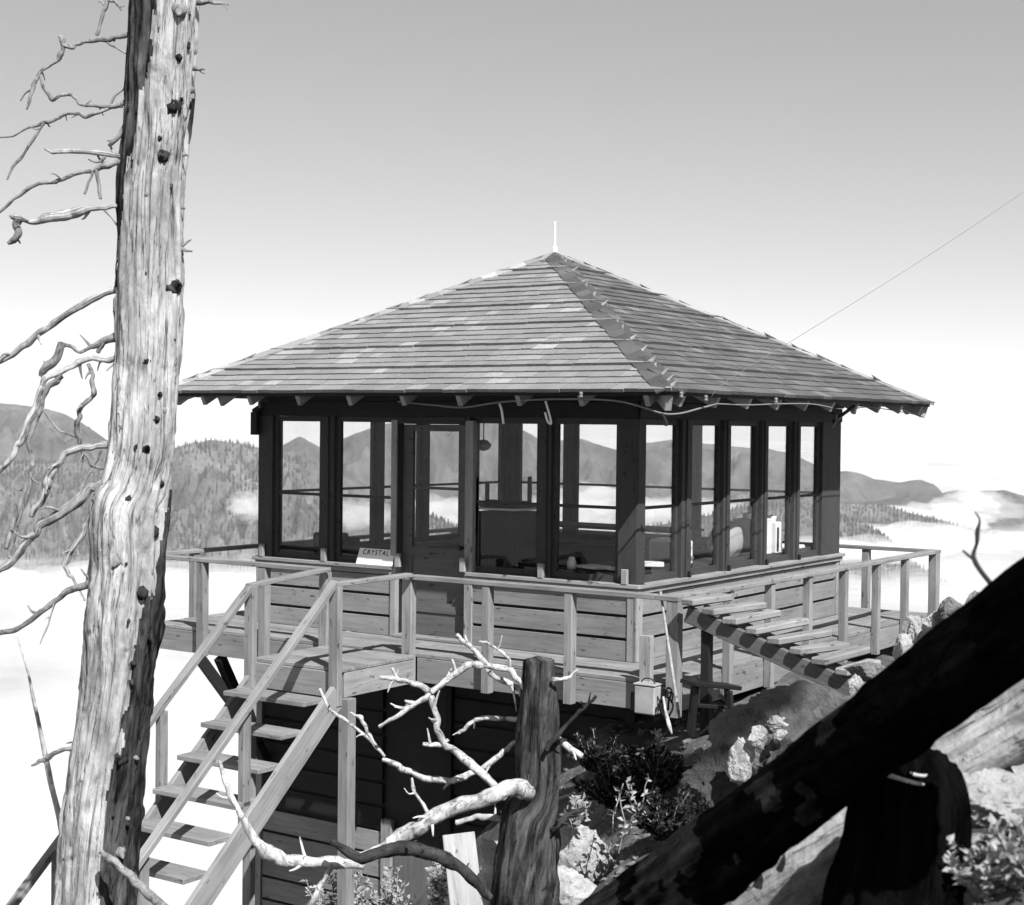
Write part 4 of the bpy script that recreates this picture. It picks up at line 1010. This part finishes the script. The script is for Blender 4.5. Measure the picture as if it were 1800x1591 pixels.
# jagged crown of the stump
for i, (x, y, w_) in enumerate(((925, 1166, 15), (938, 1162, 17), (952, 1164, 14), (966, 1163, 13))):
    trace("splinter", SD, [(x, y+35, w_), (x, y+8, w_*.9), (x+2, y-3, w_*.5)], M_stump, stp, segs=6, n=3, rough=0.3, seed=i)
MID = [
 ((-0.30), [(948, 1410, 26, .30), (932, 1394, 30, .22), (914, 1385, 30, .12), (895, 1385, 29, .05), (870, 1397, 28), (839, 1408, 26), (800, 1419, 26), (759, 1437, 26), (725, 1459, 28), (700, 1476, 28), (678, 1490, 24), (655, 1502, 20), (625, 1510, 16)]),
 ((-0.55), [(640, 1520, 16), (600, 1518, 20), (560, 1517, 20), (520, 1513, 20), (490, 1506, 24), (470, 1498, 24), (453, 1484, 18), (438, 1460, 14), (422, 1432, 12), (408, 1402, 10), (396, 1372, 8), (385, 1338, 6)]),
 ((-0.55), [(590, 1516, 8), (576, 1535, 9), (562, 1558, 9), (545, 1595, 9)]),
 ((0), [(890, 1400, 20), (875, 1386, 17), (860, 1372, 16), (838, 1352, 15), (815, 1335, 14), (795, 1318, 13), (780, 1303, 12), (772, 1290, 12), (768, 1265, 11), (763, 1245, 10), (758, 1228, 12), (752, 1215, 14)]),
 ((0), [(755, 1215, 11), (738, 1206, 10), (715, 1199, 9), (695, 1192, 9), (680, 1191, 9), (667, 1190, 7)]),
 ((0), [(698, 1193, 6), (692, 1182, 5), (689, 1174, 4)]),
 ((0), [(755, 1222, 10), (742, 1230, 10), (725, 1240, 9), (705, 1254, 9), (685, 1267, 8), (666, 1278, 6)]),
 ((0), [(728, 1236, 7), (718, 1234, 7), (711, 1231, 5)]),
 ((0), [(757, 1217, 12), (775, 1204, 11), (795, 1190, 11), (812, 1178, 11), (830, 1168, 13), (852, 1168, 12), (875, 1172, 12), (893, 1175, 11), (905, 1192, 11), (922, 1210, 12), (932, 1228, 12), (938, 1245, 13), (941, 1262, 12)]),
 ((0), [(855, 1168, 10), (842, 1152, 9), (828, 1138, 9), (812, 1125, 9), (802, 1115, 7)]),
 ((0), [(896, 1172, 6), (894, 1158, 6), (882, 1146, 6), (868, 1138, 5), (855, 1129, 5), (842, 1128, 4)]),
 ((.1), [(856, 1174, 8), (868, 1188, 10), (880, 1196, 10), (898, 1203, 9), (915, 1212, 12), (930, 1240, 10)]),
 ((.15), [(915, 1300, 8), (900, 1308, 8), (885, 1322, 9), (865, 1338, 10), (842, 1354, 10), (815, 1367, 11), (790, 1373, 12), (765, 1372, 12), (735, 1363, 12), (708, 1352, 12), (690, 1342, 11), (672, 1334, 7)]),
 ((.15), [(676, 1330, 6), (662, 1314, 6), (640, 1291, 6), (615, 1272, 6), (590, 1255, 6), (578, 1245, 6), (570, 1228, 5), (562, 1210, 5)]),
 ((.15), [(668, 1320, 6), (655, 1303, 6), (646, 1288, 7), (638, 1268, 7), (634, 1260, 8), (625, 1258, 5), (616, 1253, 4)]),
 ((-.1), [(753, 1430, 8), (745, 1416, 7), (735, 1402, 6), (727, 1388, 6), (724, 1368, 5)]),
 ((.25), [(925, 1264, 9), (905, 1264, 8), (870, 1263, 8), (840, 1264, 8), (829, 1270, 7), (815, 1283, 7), (806, 1289, 5)]),
 ((0), [(788, 1300, 6), (778, 1309, 8), (762, 1310, 8), (743, 1308, 7)]),
 ((0), [(975, 1300, 16), (988, 1306, 15), (1005, 1317, 14), (1023, 1330, 12)]),
 ((-.1), [(970, 1194, 9), (985, 1195, 7), (1000, 1192, 7), (1006, 1188, 5)]),
 ((0), [(910, 1444, 9), (882, 1441, 11), (860, 1437, 12), (839, 1435, 11), (820, 1440, 9), (802, 1446, 9)]),
]
for i, (dd, b) in enumerate(MID):
    trace("branch", SD+dd, b, M_palebr, stp, segs=12, n=4, rough=0.34, freq=22, seed=40+i, jit=0.30, spurs=min(3, len(b)//3))
DK = [((-.15), [(960, 1320, 9), (975, 1300, 9), (1000, 1270, 8), (1020, 1250, 8), (1035, 1236, 7), (1048, 1224, 5)]),
      ((-.7), [(582, 1480, 12), (597, 1488, 14), (614, 1501, 18), (640, 1508, 20), (665, 1500, 22), (690, 1492, 22), (727, 1492, 24), (752, 1500, 24), (780, 1508, 22), (807, 1524, 20), (825, 1540, 18), (842, 1558, 16), (862, 1580, 12)]),
      ((-.1), [(970, 1460, 10), (985, 1445, 12), (1000, 1435, 12), (1018, 1425, 9), (1028, 1421, 8)])]
for i, (dd, b) in enumerate(DK): trace("branch", SD+dd, b, M_darkbr, stp, segs=12, n=4, rough=0.35, freq=18, seed=70+i, jit=0.25, spurs=3)

# ================================================================== LOGS AT LOWER RIGHT
lg = empty("shade_black_log", P(1150, 1590, 5.0), "black fallen log slanting up across the lower right corner", "log")
q = [(980, 1716, 130, 5.2), (1150, 1588, 136, 4.9), (1310, 1466, 138, 4.6), (1476, 1340, 140, 4.3), (1653, 1200, 146, 4.0), (1800, 1085, 150, 3.8), (2050, 890, 156, 3.4)]
lt = tube("log_trunk", [(*P(x, y, d), w_/2*d/FPX) for x, y, w_, d in q], M_shadeblack, lg, segs=60, n=22, rough=0.10, freq=2.5, ridge=0.15, seed=8)
lt.data.materials.append(M_partlit); nf = len(lt.data.polygons); org = W[lt].translation     # lower end painted paler in patches for the partial light there
lt.data.polygons.foreach_set('material_index', [1 if ((p.center).length < 0.95+noise.fractal(p.center*2.2, 0.8, 2.0, 4)*1.3) else 0 for p in lt.data.polygons])
for i, b in enumerate([[(1765, 1070, 16), (1747, 1034, 10), (1727, 1008, 9), (1715, 990, 9), (1711, 975, 8), (1717, 955, 7), (1718, 936, 9), (1722, 915, 4), (1714, 900, 3)], [(1713, 984, 6), (1702, 976, 5), (1692, 967, 4)]]):
    trace("branch", 4.0, b, M_darkbr, lg, segs=8, rough=0.25, seed=90+i)
lg2 = empty("grey_log", P(1150, 1640, 6.0), "bleached grey log lying below and behind the black log", "log")
q = [(1020, 1745, 150, 5.7), (1180, 1645, 160, 5.4), (1400, 1500, 160, 5.05), (1600, 1362, 146, 4.95), (1800, 1245, 150, 4.85), (2050, 1090, 160, 4.6)]
tube("log_trunk", [(*P(x, y, d), w_/2*d/FPX) for x, y, w_, d in q], M_log, lg2, segs=44, n=16, rough=0.12, freq=2, ridge=0.14, seed=12)
for i, b in enumerate([[(1700, 1225, 16), (1712, 1245, 12), (1722, 1268, 6)], [(1745, 1215, 22), (1770, 1222, 18), (1800, 1232, 10)], [(1690, 1330, 16, -.05), (1725, 1340, 13), (1745, 1330, 12), (1752, 1305, 9)], [(1370, 1530, 14, -.1), (1385, 1495, 8, -.12), (1395, 1470, 6, -.12)], [(1330, 1560, 18, -.1), (1335, 1540, 12, -.1), (1325, 1530, 7, -.1)]]):
    trace("broken_branch", 4.85, b, M_palebr, lg2, segs=8, rough=0.25, seed=95+i)
bs = empty("shade_black_stump", P(1530, 1700, 4.6), "round-topped stump coloured black for shade at the bottom right under the logs", "tree stump")
q = [(1500, 1900, 230, 4.15), (1535, 1740, 215, 4.2), (1572, 1600, 200, 4.3), (1592, 1500, 196, 4.35), (1600, 1430, 190, 4.4), (1612, 1380, 160, 4.45), (1622, 1345, 115, 4.5), (1630, 1322, 60, 4.5)]
tube("stump_trunk", [(*P(x, y, d), w_/2*d/FPX) for x, y, w_, d in q], M_shadeblack, bs, segs=70, n=16, rough=0.14, freq=3, ridge=0.20, seed=14)
for i, b in enumerate([[(1560, 1362, 10), (1580, 1368, 8), (1600, 1374, 8), (1625, 1380, 5)], [(1600, 1360, 6), (1620, 1364, 6), (1636, 1362, 4)], [(1640, 1455, 5), (1652, 1452, 6), (1660, 1462, 5)], [(1650, 1475, 5), (1660, 1490, 7), (1668, 1482, 5)]]):
    trace("peeling_splinter", 4.31+0.02*i, b, M_palebr, bs, segs=6, rough=0.3, seed=120+i)

# ================================================================== ROCKS
def rock(px, py, d, wpx, hpx, mat, label, seed, sub=5, amp=0.35, squash=0.8, group=None):
    c = P(px, py, d); w_ = wpx*d/FPX/2; h = hpx*d/FPX/2
    bm = bmesh.new(); bmesh.ops.create_icosphere(bm, subdivisions=sub, radius=1)
    rp = random.Random(seed); planes = []
    for m in range(16):
        pn = V((rp.gauss(0, 1), rp.gauss(0, 1), rp.gauss(0, 1))).normalized(); planes.append((pn, rp.uniform(.62, 1.0)))
    for v in bm.verts:
        n1 = v.co.normalized(); k = 1.25
        for pn, pd in planes:
            q = n1.dot(pn)
            if q > 0.05: k = min(k, pd/q)
        k *= 1+amp*0.35*noise.fractal(n1*1.7+V((seed*3.3, seed, 0)), 0.8, 2.0, 5)
        k += 0.06*noise.fractal(n1*5+V((0, seed, 0)), 0.7, 2.0, 5)
        k -= 0.10*max(0, 1-abs(noise.fractal(n1*1.3+V((seed, 9, 0)), 0.8, 2.0, 4))/0.05)
        v.co = V((n1.x*w_, n1.y*w_*squash, n1.z*h))*k
    me = bpy.data.meshes.new("rock"); bm.to_mesh(me); bm.free(); me.materials.append(mat); me.polygons.foreach_set('use_smooth', [True]*len(me.polygons)); me.set_sharp_from_angle(angle=math.radians(28))
    o = bpy.data.objects.new("rock", me); put(o, Matrix.Translation(c) @ Matrix.Rotation(YAW, 4, 'Z')); tag(o, label, "rock", group); return o
RK = [
 (1420, 1352, 9.5, 320, 235, M_rockmid, "large smooth grey boulder below the plank walkway, above the black log"),
 (1270, 1400, 9.3, 150, 180, M_rockdark, "dark weathered boulder left of the large smooth boulder"),
 (1300, 1342, 9.0, 56, 84, M_rockpale, "bright white rock leaning on the dark weathered boulder"),
 (1336, 1296, 8.9, 36, 34, M_rockpale, "small round white rock above the bright white rock"),
 (1330, 1262, 9.6, 90, 30, M_rockpale, "long pale rock just below the deck edge"),
 (1370, 1270, 9.3, 54, 28, M_rockpale, "flat pale rock next to the long pale rock"),
 (1375, 1295, 9.2, 26, 34, M_rockpale, "narrow pale rock under the flat pale rock"),
 (1620, 1120, 10.2, 56, 84, M_rockpale, "pale jagged rock at the foot of the right deck railing"),
 (1650, 1105, 10.0, 54, 74, M_rockpale, "taller pale jagged rock by the far deck corner post"),
 (1590, 1150, 9.8, 46, 56, M_rockpale, "white slab of rock at the end of the plank walkway"),
 (1685, 1085, 9.9, 60, 64, M_rock, "mottled grey rock near the black log's upper edge"),
 (1710, 1068, 9.9, 30, 54, M_rock, "upright grey rock right of the mottled rock"),
 (1528, 1182, 9.7, 80, 34, M_rock, "flat grey rock under the lower end of the walkway"),
 (1505, 1205, 9.5, 30, 44, M_rockpale, "small white block below the walkway's lower end"),
 (1545, 1215, 9.5, 44, 30, M_rockpale, "second small white rock below the walkway's lower end"),
 (1025, 1498, 9.3, 84, 110, M_rockpale, "round pale boulder beside the broken stump"),
 (1005, 1575, 9.0, 80, 90, M_rockpale, "pale boulder at the bottom edge right of the stump"),
 (868, 1500, 9.4, 50, 60, M_rockpale, "pale rock tucked left of the stump"),
 (870, 1560, 9.2, 70, 90, M_rockpale, "larger pale rock left of the stump at the bottom edge"),
 (1650, 1290, 5.9, 60, 50, M_rock, "grey rock behind the grey log's broken branch"),
 (1760, 1425, 4.7, 200, 110, M_rockpale, "broad sunlit slab of rock right of the burnt stump"),  # that stump is not burnt but coloured black for shade
 (1800, 1350, 4.9, 130, 100, M_rockpale, "pale rock face at the right edge above the sunlit slab"),
 (1725, 1488, 4.55, 130, 46, M_rockpale, "thin pale slab under the broad sunlit slab"),
 (1690, 1575, 4.25, 120, 90, M_rock, "grey rock at the foot of the burnt stump, bottom edge"),  # that stump is not burnt but coloured black for shade
 (1455, 1585, 4.7, 60, 50, M_rock, "grey rock between the grey log and the burnt stump"),  # that stump is not burnt but coloured black for shade
]
for i, r in enumerate(RK): rock(*r, seed=i*1.37+2)
# gravel and stones strewn over the lit ground
def gravel():
    rnd = random.Random(21); vs = []; fs = []
    base = [V((1, 0, 0)), V((0, 1, 0)), V((-1, 0, 0)), V((0, -1, 0)), V((0, 0, 1)), V((0, 0, -1))]
    for i in range(7400):
        if i < 4500: u = rnd.uniform(0.6, 5); d = rnd.uniform(3.0, 11)
        else: u = rnd.uniform(-1.6, 2.4); d = rnd.uniform(8.5, 13)
        z = ground_z(u, d); s = 0.012+0.05*rnd.random()**3
        if i >= 7000: u = rnd.uniform(0.7, 3.2); d = rnd.uniform(3.6, 7.5); z = ground_z(u, d)-.01; s = rnd.uniform(.03, .09)
        o0 = len(vs); p = UD(u, d, z)
        q_ = Matrix.Rotation(rnd.random()*6.28, 3, V((rnd.gauss(0, 1), rnd.gauss(0, 1), rnd.gauss(0, 1))).normalized()); fl = rnd.uniform(.45, .9)
        for b in base:
            w_ = q_ @ V((b.x*rnd.uniform(.6, 1.3), b.y*rnd.uniform(.6, 1.2), b.z*rnd.uniform(.5, 1.0))); vs.append(p+V((w_.x*s, w_.y*s, w_.z*s*fl)))
        for f in ((0, 1, 4), (1, 2, 4), (2, 3, 4), (3, 0, 4), (1, 0, 5), (2, 1, 5), (3, 2, 5), (0, 3, 5)): fs.append(tuple(o0+q for q in f))
    o = meshobj("gravel", vs, fs, M_rock); tag(o, "loose stones scattered over the ground around the logs", "gravel", kind='stuff')
gravel()

# ================================================================== PLANTS
def gdepth(px, py):
    d = 3.2
    while d < 16:
        p = P(px, py, d); q = p-V((CAM.x, CAM.y, 0)); u = q.dot(R0); dd = V((q.x, q.y, 0)).dot(FH)
        if p.z <= ground_z(u, dd)+0.02: return d
        d += 0.04
    return 9.0
def plant(px, py, d, size, nst, nl, mat, label, seed, spread=0.6, lean=V((0, 0, 0)), leaf=0.03, group=None, name="leafy_plant", cat="plant"):
    d = d or gdepth(px, py); rnd = random.Random(seed); base = P(px, py, d); e = empty(name, base, label, cat, group)
    vs = []; fs = []; sv = []; sf = []
    for s in range(nst):
        dirv = (V((rnd.uniform(-spread, spread), rnd.uniform(-spread, spread), 1))+lean).normalized(); L = size*rnd.uniform(.6, 1.1)
        pts = [base+V((rnd.uniform(-.1, .1)*size, rnd.uniform(-.1, .1)*size, 0))]
        for k in range(4): pts.append(pts[-1]+(dirv+V((rnd.uniform(-.2, .2), rnd.uniform(-.2, .2), rnd.uniform(-.15, .1)))).normalized()*L/4)
        for k in range(4):
            a, b = pts[k], pts[k+1]; t = (b-a).normalized(); n1 = t.orthogonal().normalized()*0.004; n2 = t.cross(n1)
            o0 = len(sv)
            for c in (a, b):
                for q in (n1, n1*-.5+n2*.87, n1*-.5-n2*.87): sv.append(c+q)
            for m in range(3): sf.append((o0+m, o0+(m+1) % 3, o0+3+(m+1) % 3, o0+3+m))
        for l in range(nl):
            t = rnd.uniform(.15, 1); k = min(int(t*4), 3); p = pts[k].lerp(pts[k+1], t*4-k)
            ld = V((rnd.uniform(-1, 1), rnd.uniform(-1, 1), rnd.uniform(-.3, .9))).normalized(); sdv = ld.cross(V((rnd.uniform(-1, 1), rnd.uniform(-1, 1), rnd.uniform(-1, 1)))).normalized()
            ll = leaf*rnd.uniform(.6, 1.3); wv = sdv*ll*0.28; nn = ld.cross(sdv)*ll*0.12; o0 = len(vs)
            vs += [p, p+ld*ll*.5+wv+nn, p+ld*ll, p+ld*ll*.5-wv+nn]; fs += [(o0, o0+1, o0+2), (o0, o0+2, o0+3)]
    meshobj("stems", sv, sf, M_raw, e, origin=base); meshobj("leaves", vs, fs, mat, e, origin=base)
M_shadeleaf = plain("shade_dark_leaf", 0.018, 0.7, 0.3, 12)  # dark leaf tone of shrubs added to stand for the hollow's shade
PL = [
 (1085, 1425, 0, .34, 60, 60, M_shadeleaf, "low dark evergreen shrub in the middle of the shaded hollow beside the stump", 31, 1.3, V((0, 0, 0)), .04, None, "low_shrub", "shrub"),  # added shrub standing for the hollow's shade
 (1150, 1395, 0, .34, 60, 60, M_shadeleaf, "low dark evergreen shrub left of the dark weathered boulder", 32, 1.3, V((0, 0, 0)), .04, None, "low_shrub", "shrub"),  # added shrub standing for the hollow's shade
 (1050, 1360, 0, .32, 60, 60, M_shadeleaf, "low dark evergreen shrub farthest back, under the deck edge behind the stump", 33, 1.3, V((0, 0, 0)), .04, None, "low_shrub", "shrub"),  # added shrub standing for the hollow's shade
 (1180, 1480, 0, .30, 60, 60, M_shadeleaf, "low dark evergreen shrub just above the black log", 34, 1.3, V((0, 0, 0)), .04, None, "low_shrub", "shrub"),  # added shrub standing for the hollow's shade
 (1075, 1500, 8.8, .42, 4, 12, M_leafpale, "sunlit leafy plant between the stump and the black log", 1, .5, V((.35, .2, 0)), .045),
 (1125, 1440, 9.0, .38, 3, 12, M_leafpale, "sunlit leafy sprigs rising from the shade above the black log", 2, .5, V((-.35, -.2, 0)), .04),
 (1160, 1320, 10.4, .16, 4, 10, M_leafpale, "tiny leafy sprig in the shade under the deck corner", 3, .6, V((0, 0, 0)), .04),
 (1725, 1575, 0, .16, 26, 26, M_leafpale, "low bushy plant left in the bottom right corner", 4, .9, V((0, 0, 0)), .035),
 (1790, 1560, 0, .17, 26, 26, M_leafpale, "low bushy plant at the very corner bottom right", 5, .9, V((0, 0, 0)), .035),
 (1760, 1520, 0, .11, 16, 22, M_leaf, "darker low plant behind the bushy plants at bottom right", 6, .9, V((0, 0, 0)), .03),
 (700, 1640, 12.6, .5, 14, 30, M_leafpale, "tall weeds in front of the basement door", 7, .4, V((0, 0, 0)), .05),
 (580, 1660, 12.8, .6, 16, 30, M_leafpale, "weeds by the basement wall left of the stair post", 8, .4, V((0, 0, 0)), .05),
 (640, 1655, 12.7, .6, 14, 30, M_leafpale, "weeds by the basement wall right of the stair post", 9, .4, V((0, 0, 0)), .05),
 (770, 1600, 12.0, .4, 12, 30, M_leafpale, "weeds left of the leaning white board", 10, .4, V((0, 0, 0)), .05),
 (1010, 1455, 9.1, .18, 14, 8, M_grass, "tuft of dry weeds on top of the round pale boulder", 11, .5, V((0, 0, 0)), .05),
]
for p in PL: plant(*p)
# white board leaning upright by the stump
bdv = beam("leaning_board", P(835, 1720, 9.9), P(806, 1466, 10.4), 0.035, 0.215, M_pale, None, up=R0); tag(bdv, "wide pale board leaning upright left of the broken stump", "board")

# conifers and slope behind the camera, unseen, made to block horizon light
def conifer(u, d, h, seed, label):
    z = ground_z(u, d); b = UD(u, d, z-0.2); e = empty("conifer", b, label, "tree", "unseen conifers added behind the viewpoint to block horizon light"); rnd = random.Random(seed)
    tube("trunk", [(b.x, b.y, b.z, .22), (b.x, b.y, b.z+h*.5, .13), (b.x, b.y, b.z+h, .02)], M_darkbr, e, segs=8)
    vs = []; fs = []
    for i in range(900):
        t = rnd.random()**0.8; r = (1-t)*h*0.20*math.sqrt(rnd.random())+.1; a = rnd.random()*6.283; p = b+V((math.cos(a)*r, math.sin(a)*r, h*(0.1+.9*t)))
        s = .35; dv = V((math.cos(a), math.sin(a), -.35)).normalized(); sv_ = V((-math.sin(a), math.cos(a), rnd.uniform(-.3, .3)))
        o0 = len(vs); vs += [p, p+dv*s+sv_*s*.3, p+dv*s*1.2, p+dv*s-sv_*s*.3]; fs += [(o0, o0+1, o0+2), (o0, o0+2, o0+3)]
    meshobj("crown", vs, fs, M_leaf, e, origin=b)

def shade_pine(u, d, zb, zt, rad, seed, label, n_=2600):
    z = ground_z(u, d); b = UD(u, d, z-0.2); e = empty("added_pine", b, label, "tree"); rnd = random.Random(seed); h = zt-z
    tube("trunk", [(b.x, b.y, b.z, .20), (b.x, b.y, b.z+h*.5, .13), (b.x, b.y, b.z+h, .02)], M_darkbr, e, segs=8)
    vs = []; fs = []; c0 = UD(u, d, 0)
    for i in range(n_):
        t = rnd.random(); r = rad*math.sqrt(rnd.random())*(0.55+0.45*math.sin(math.pi*min(1, t*1.1)))*(1+.25*math.sin(t*40)); a = rnd.random()*6.283
        p = c0+V((math.cos(a)*r, math.sin(a)*r, zb+(zt-zb)*t)); sz = .22
        dv = V((math.cos(a), math.sin(a), rnd.uniform(-.5, .3))).normalized(); q = V((-math.sin(a), math.cos(a), rnd.uniform(-.5, .5)))
        o0 = len(vs); vs += [p, p+dv*sz*.6+q*sz*.45, p+dv*sz*1.2, p+dv*sz*.6-q*sz*.45]; fs += [(o0, o0+1, o0+2), (o0, o0+2, o0+3)]
    meshobj("crown", vs, fs, M_leaf, e, origin=b)
for (u, d, z, s, zb, zt, rad, seed, lab) in ((0.72, 10.6, -0.8, 15.5, 10.7, 11.5, 0.58, 1, "unseen pine added behind the viewpoint, crown shaped to shade the ground"),):
    # unseen tree added up-sun, its crown shaped to shade the central ground
    q = s; shade_pine(u+0.282*q, d-0.611*q, zb, zt, rad, seed, lab)
# ================================================================== WIRE
a = P(1232, 712, 12.1); pts = [P(1250, 698, 12.05), P(1280, 668, 12.1), P(1415, 585, 12.6), P(1600, 470, 13.4), P(1800, 337, 14.3), P(2000, 195, 15.3), P(2300, -30, 17)]
o = tube("antenna_wire", [(p.x, p.y, p.z, .0022) for p in pts], M_cable, segs=5, n=4, rough=0); tag(o, "thin antenna wire running from the eave up out of the picture at right", "wire")
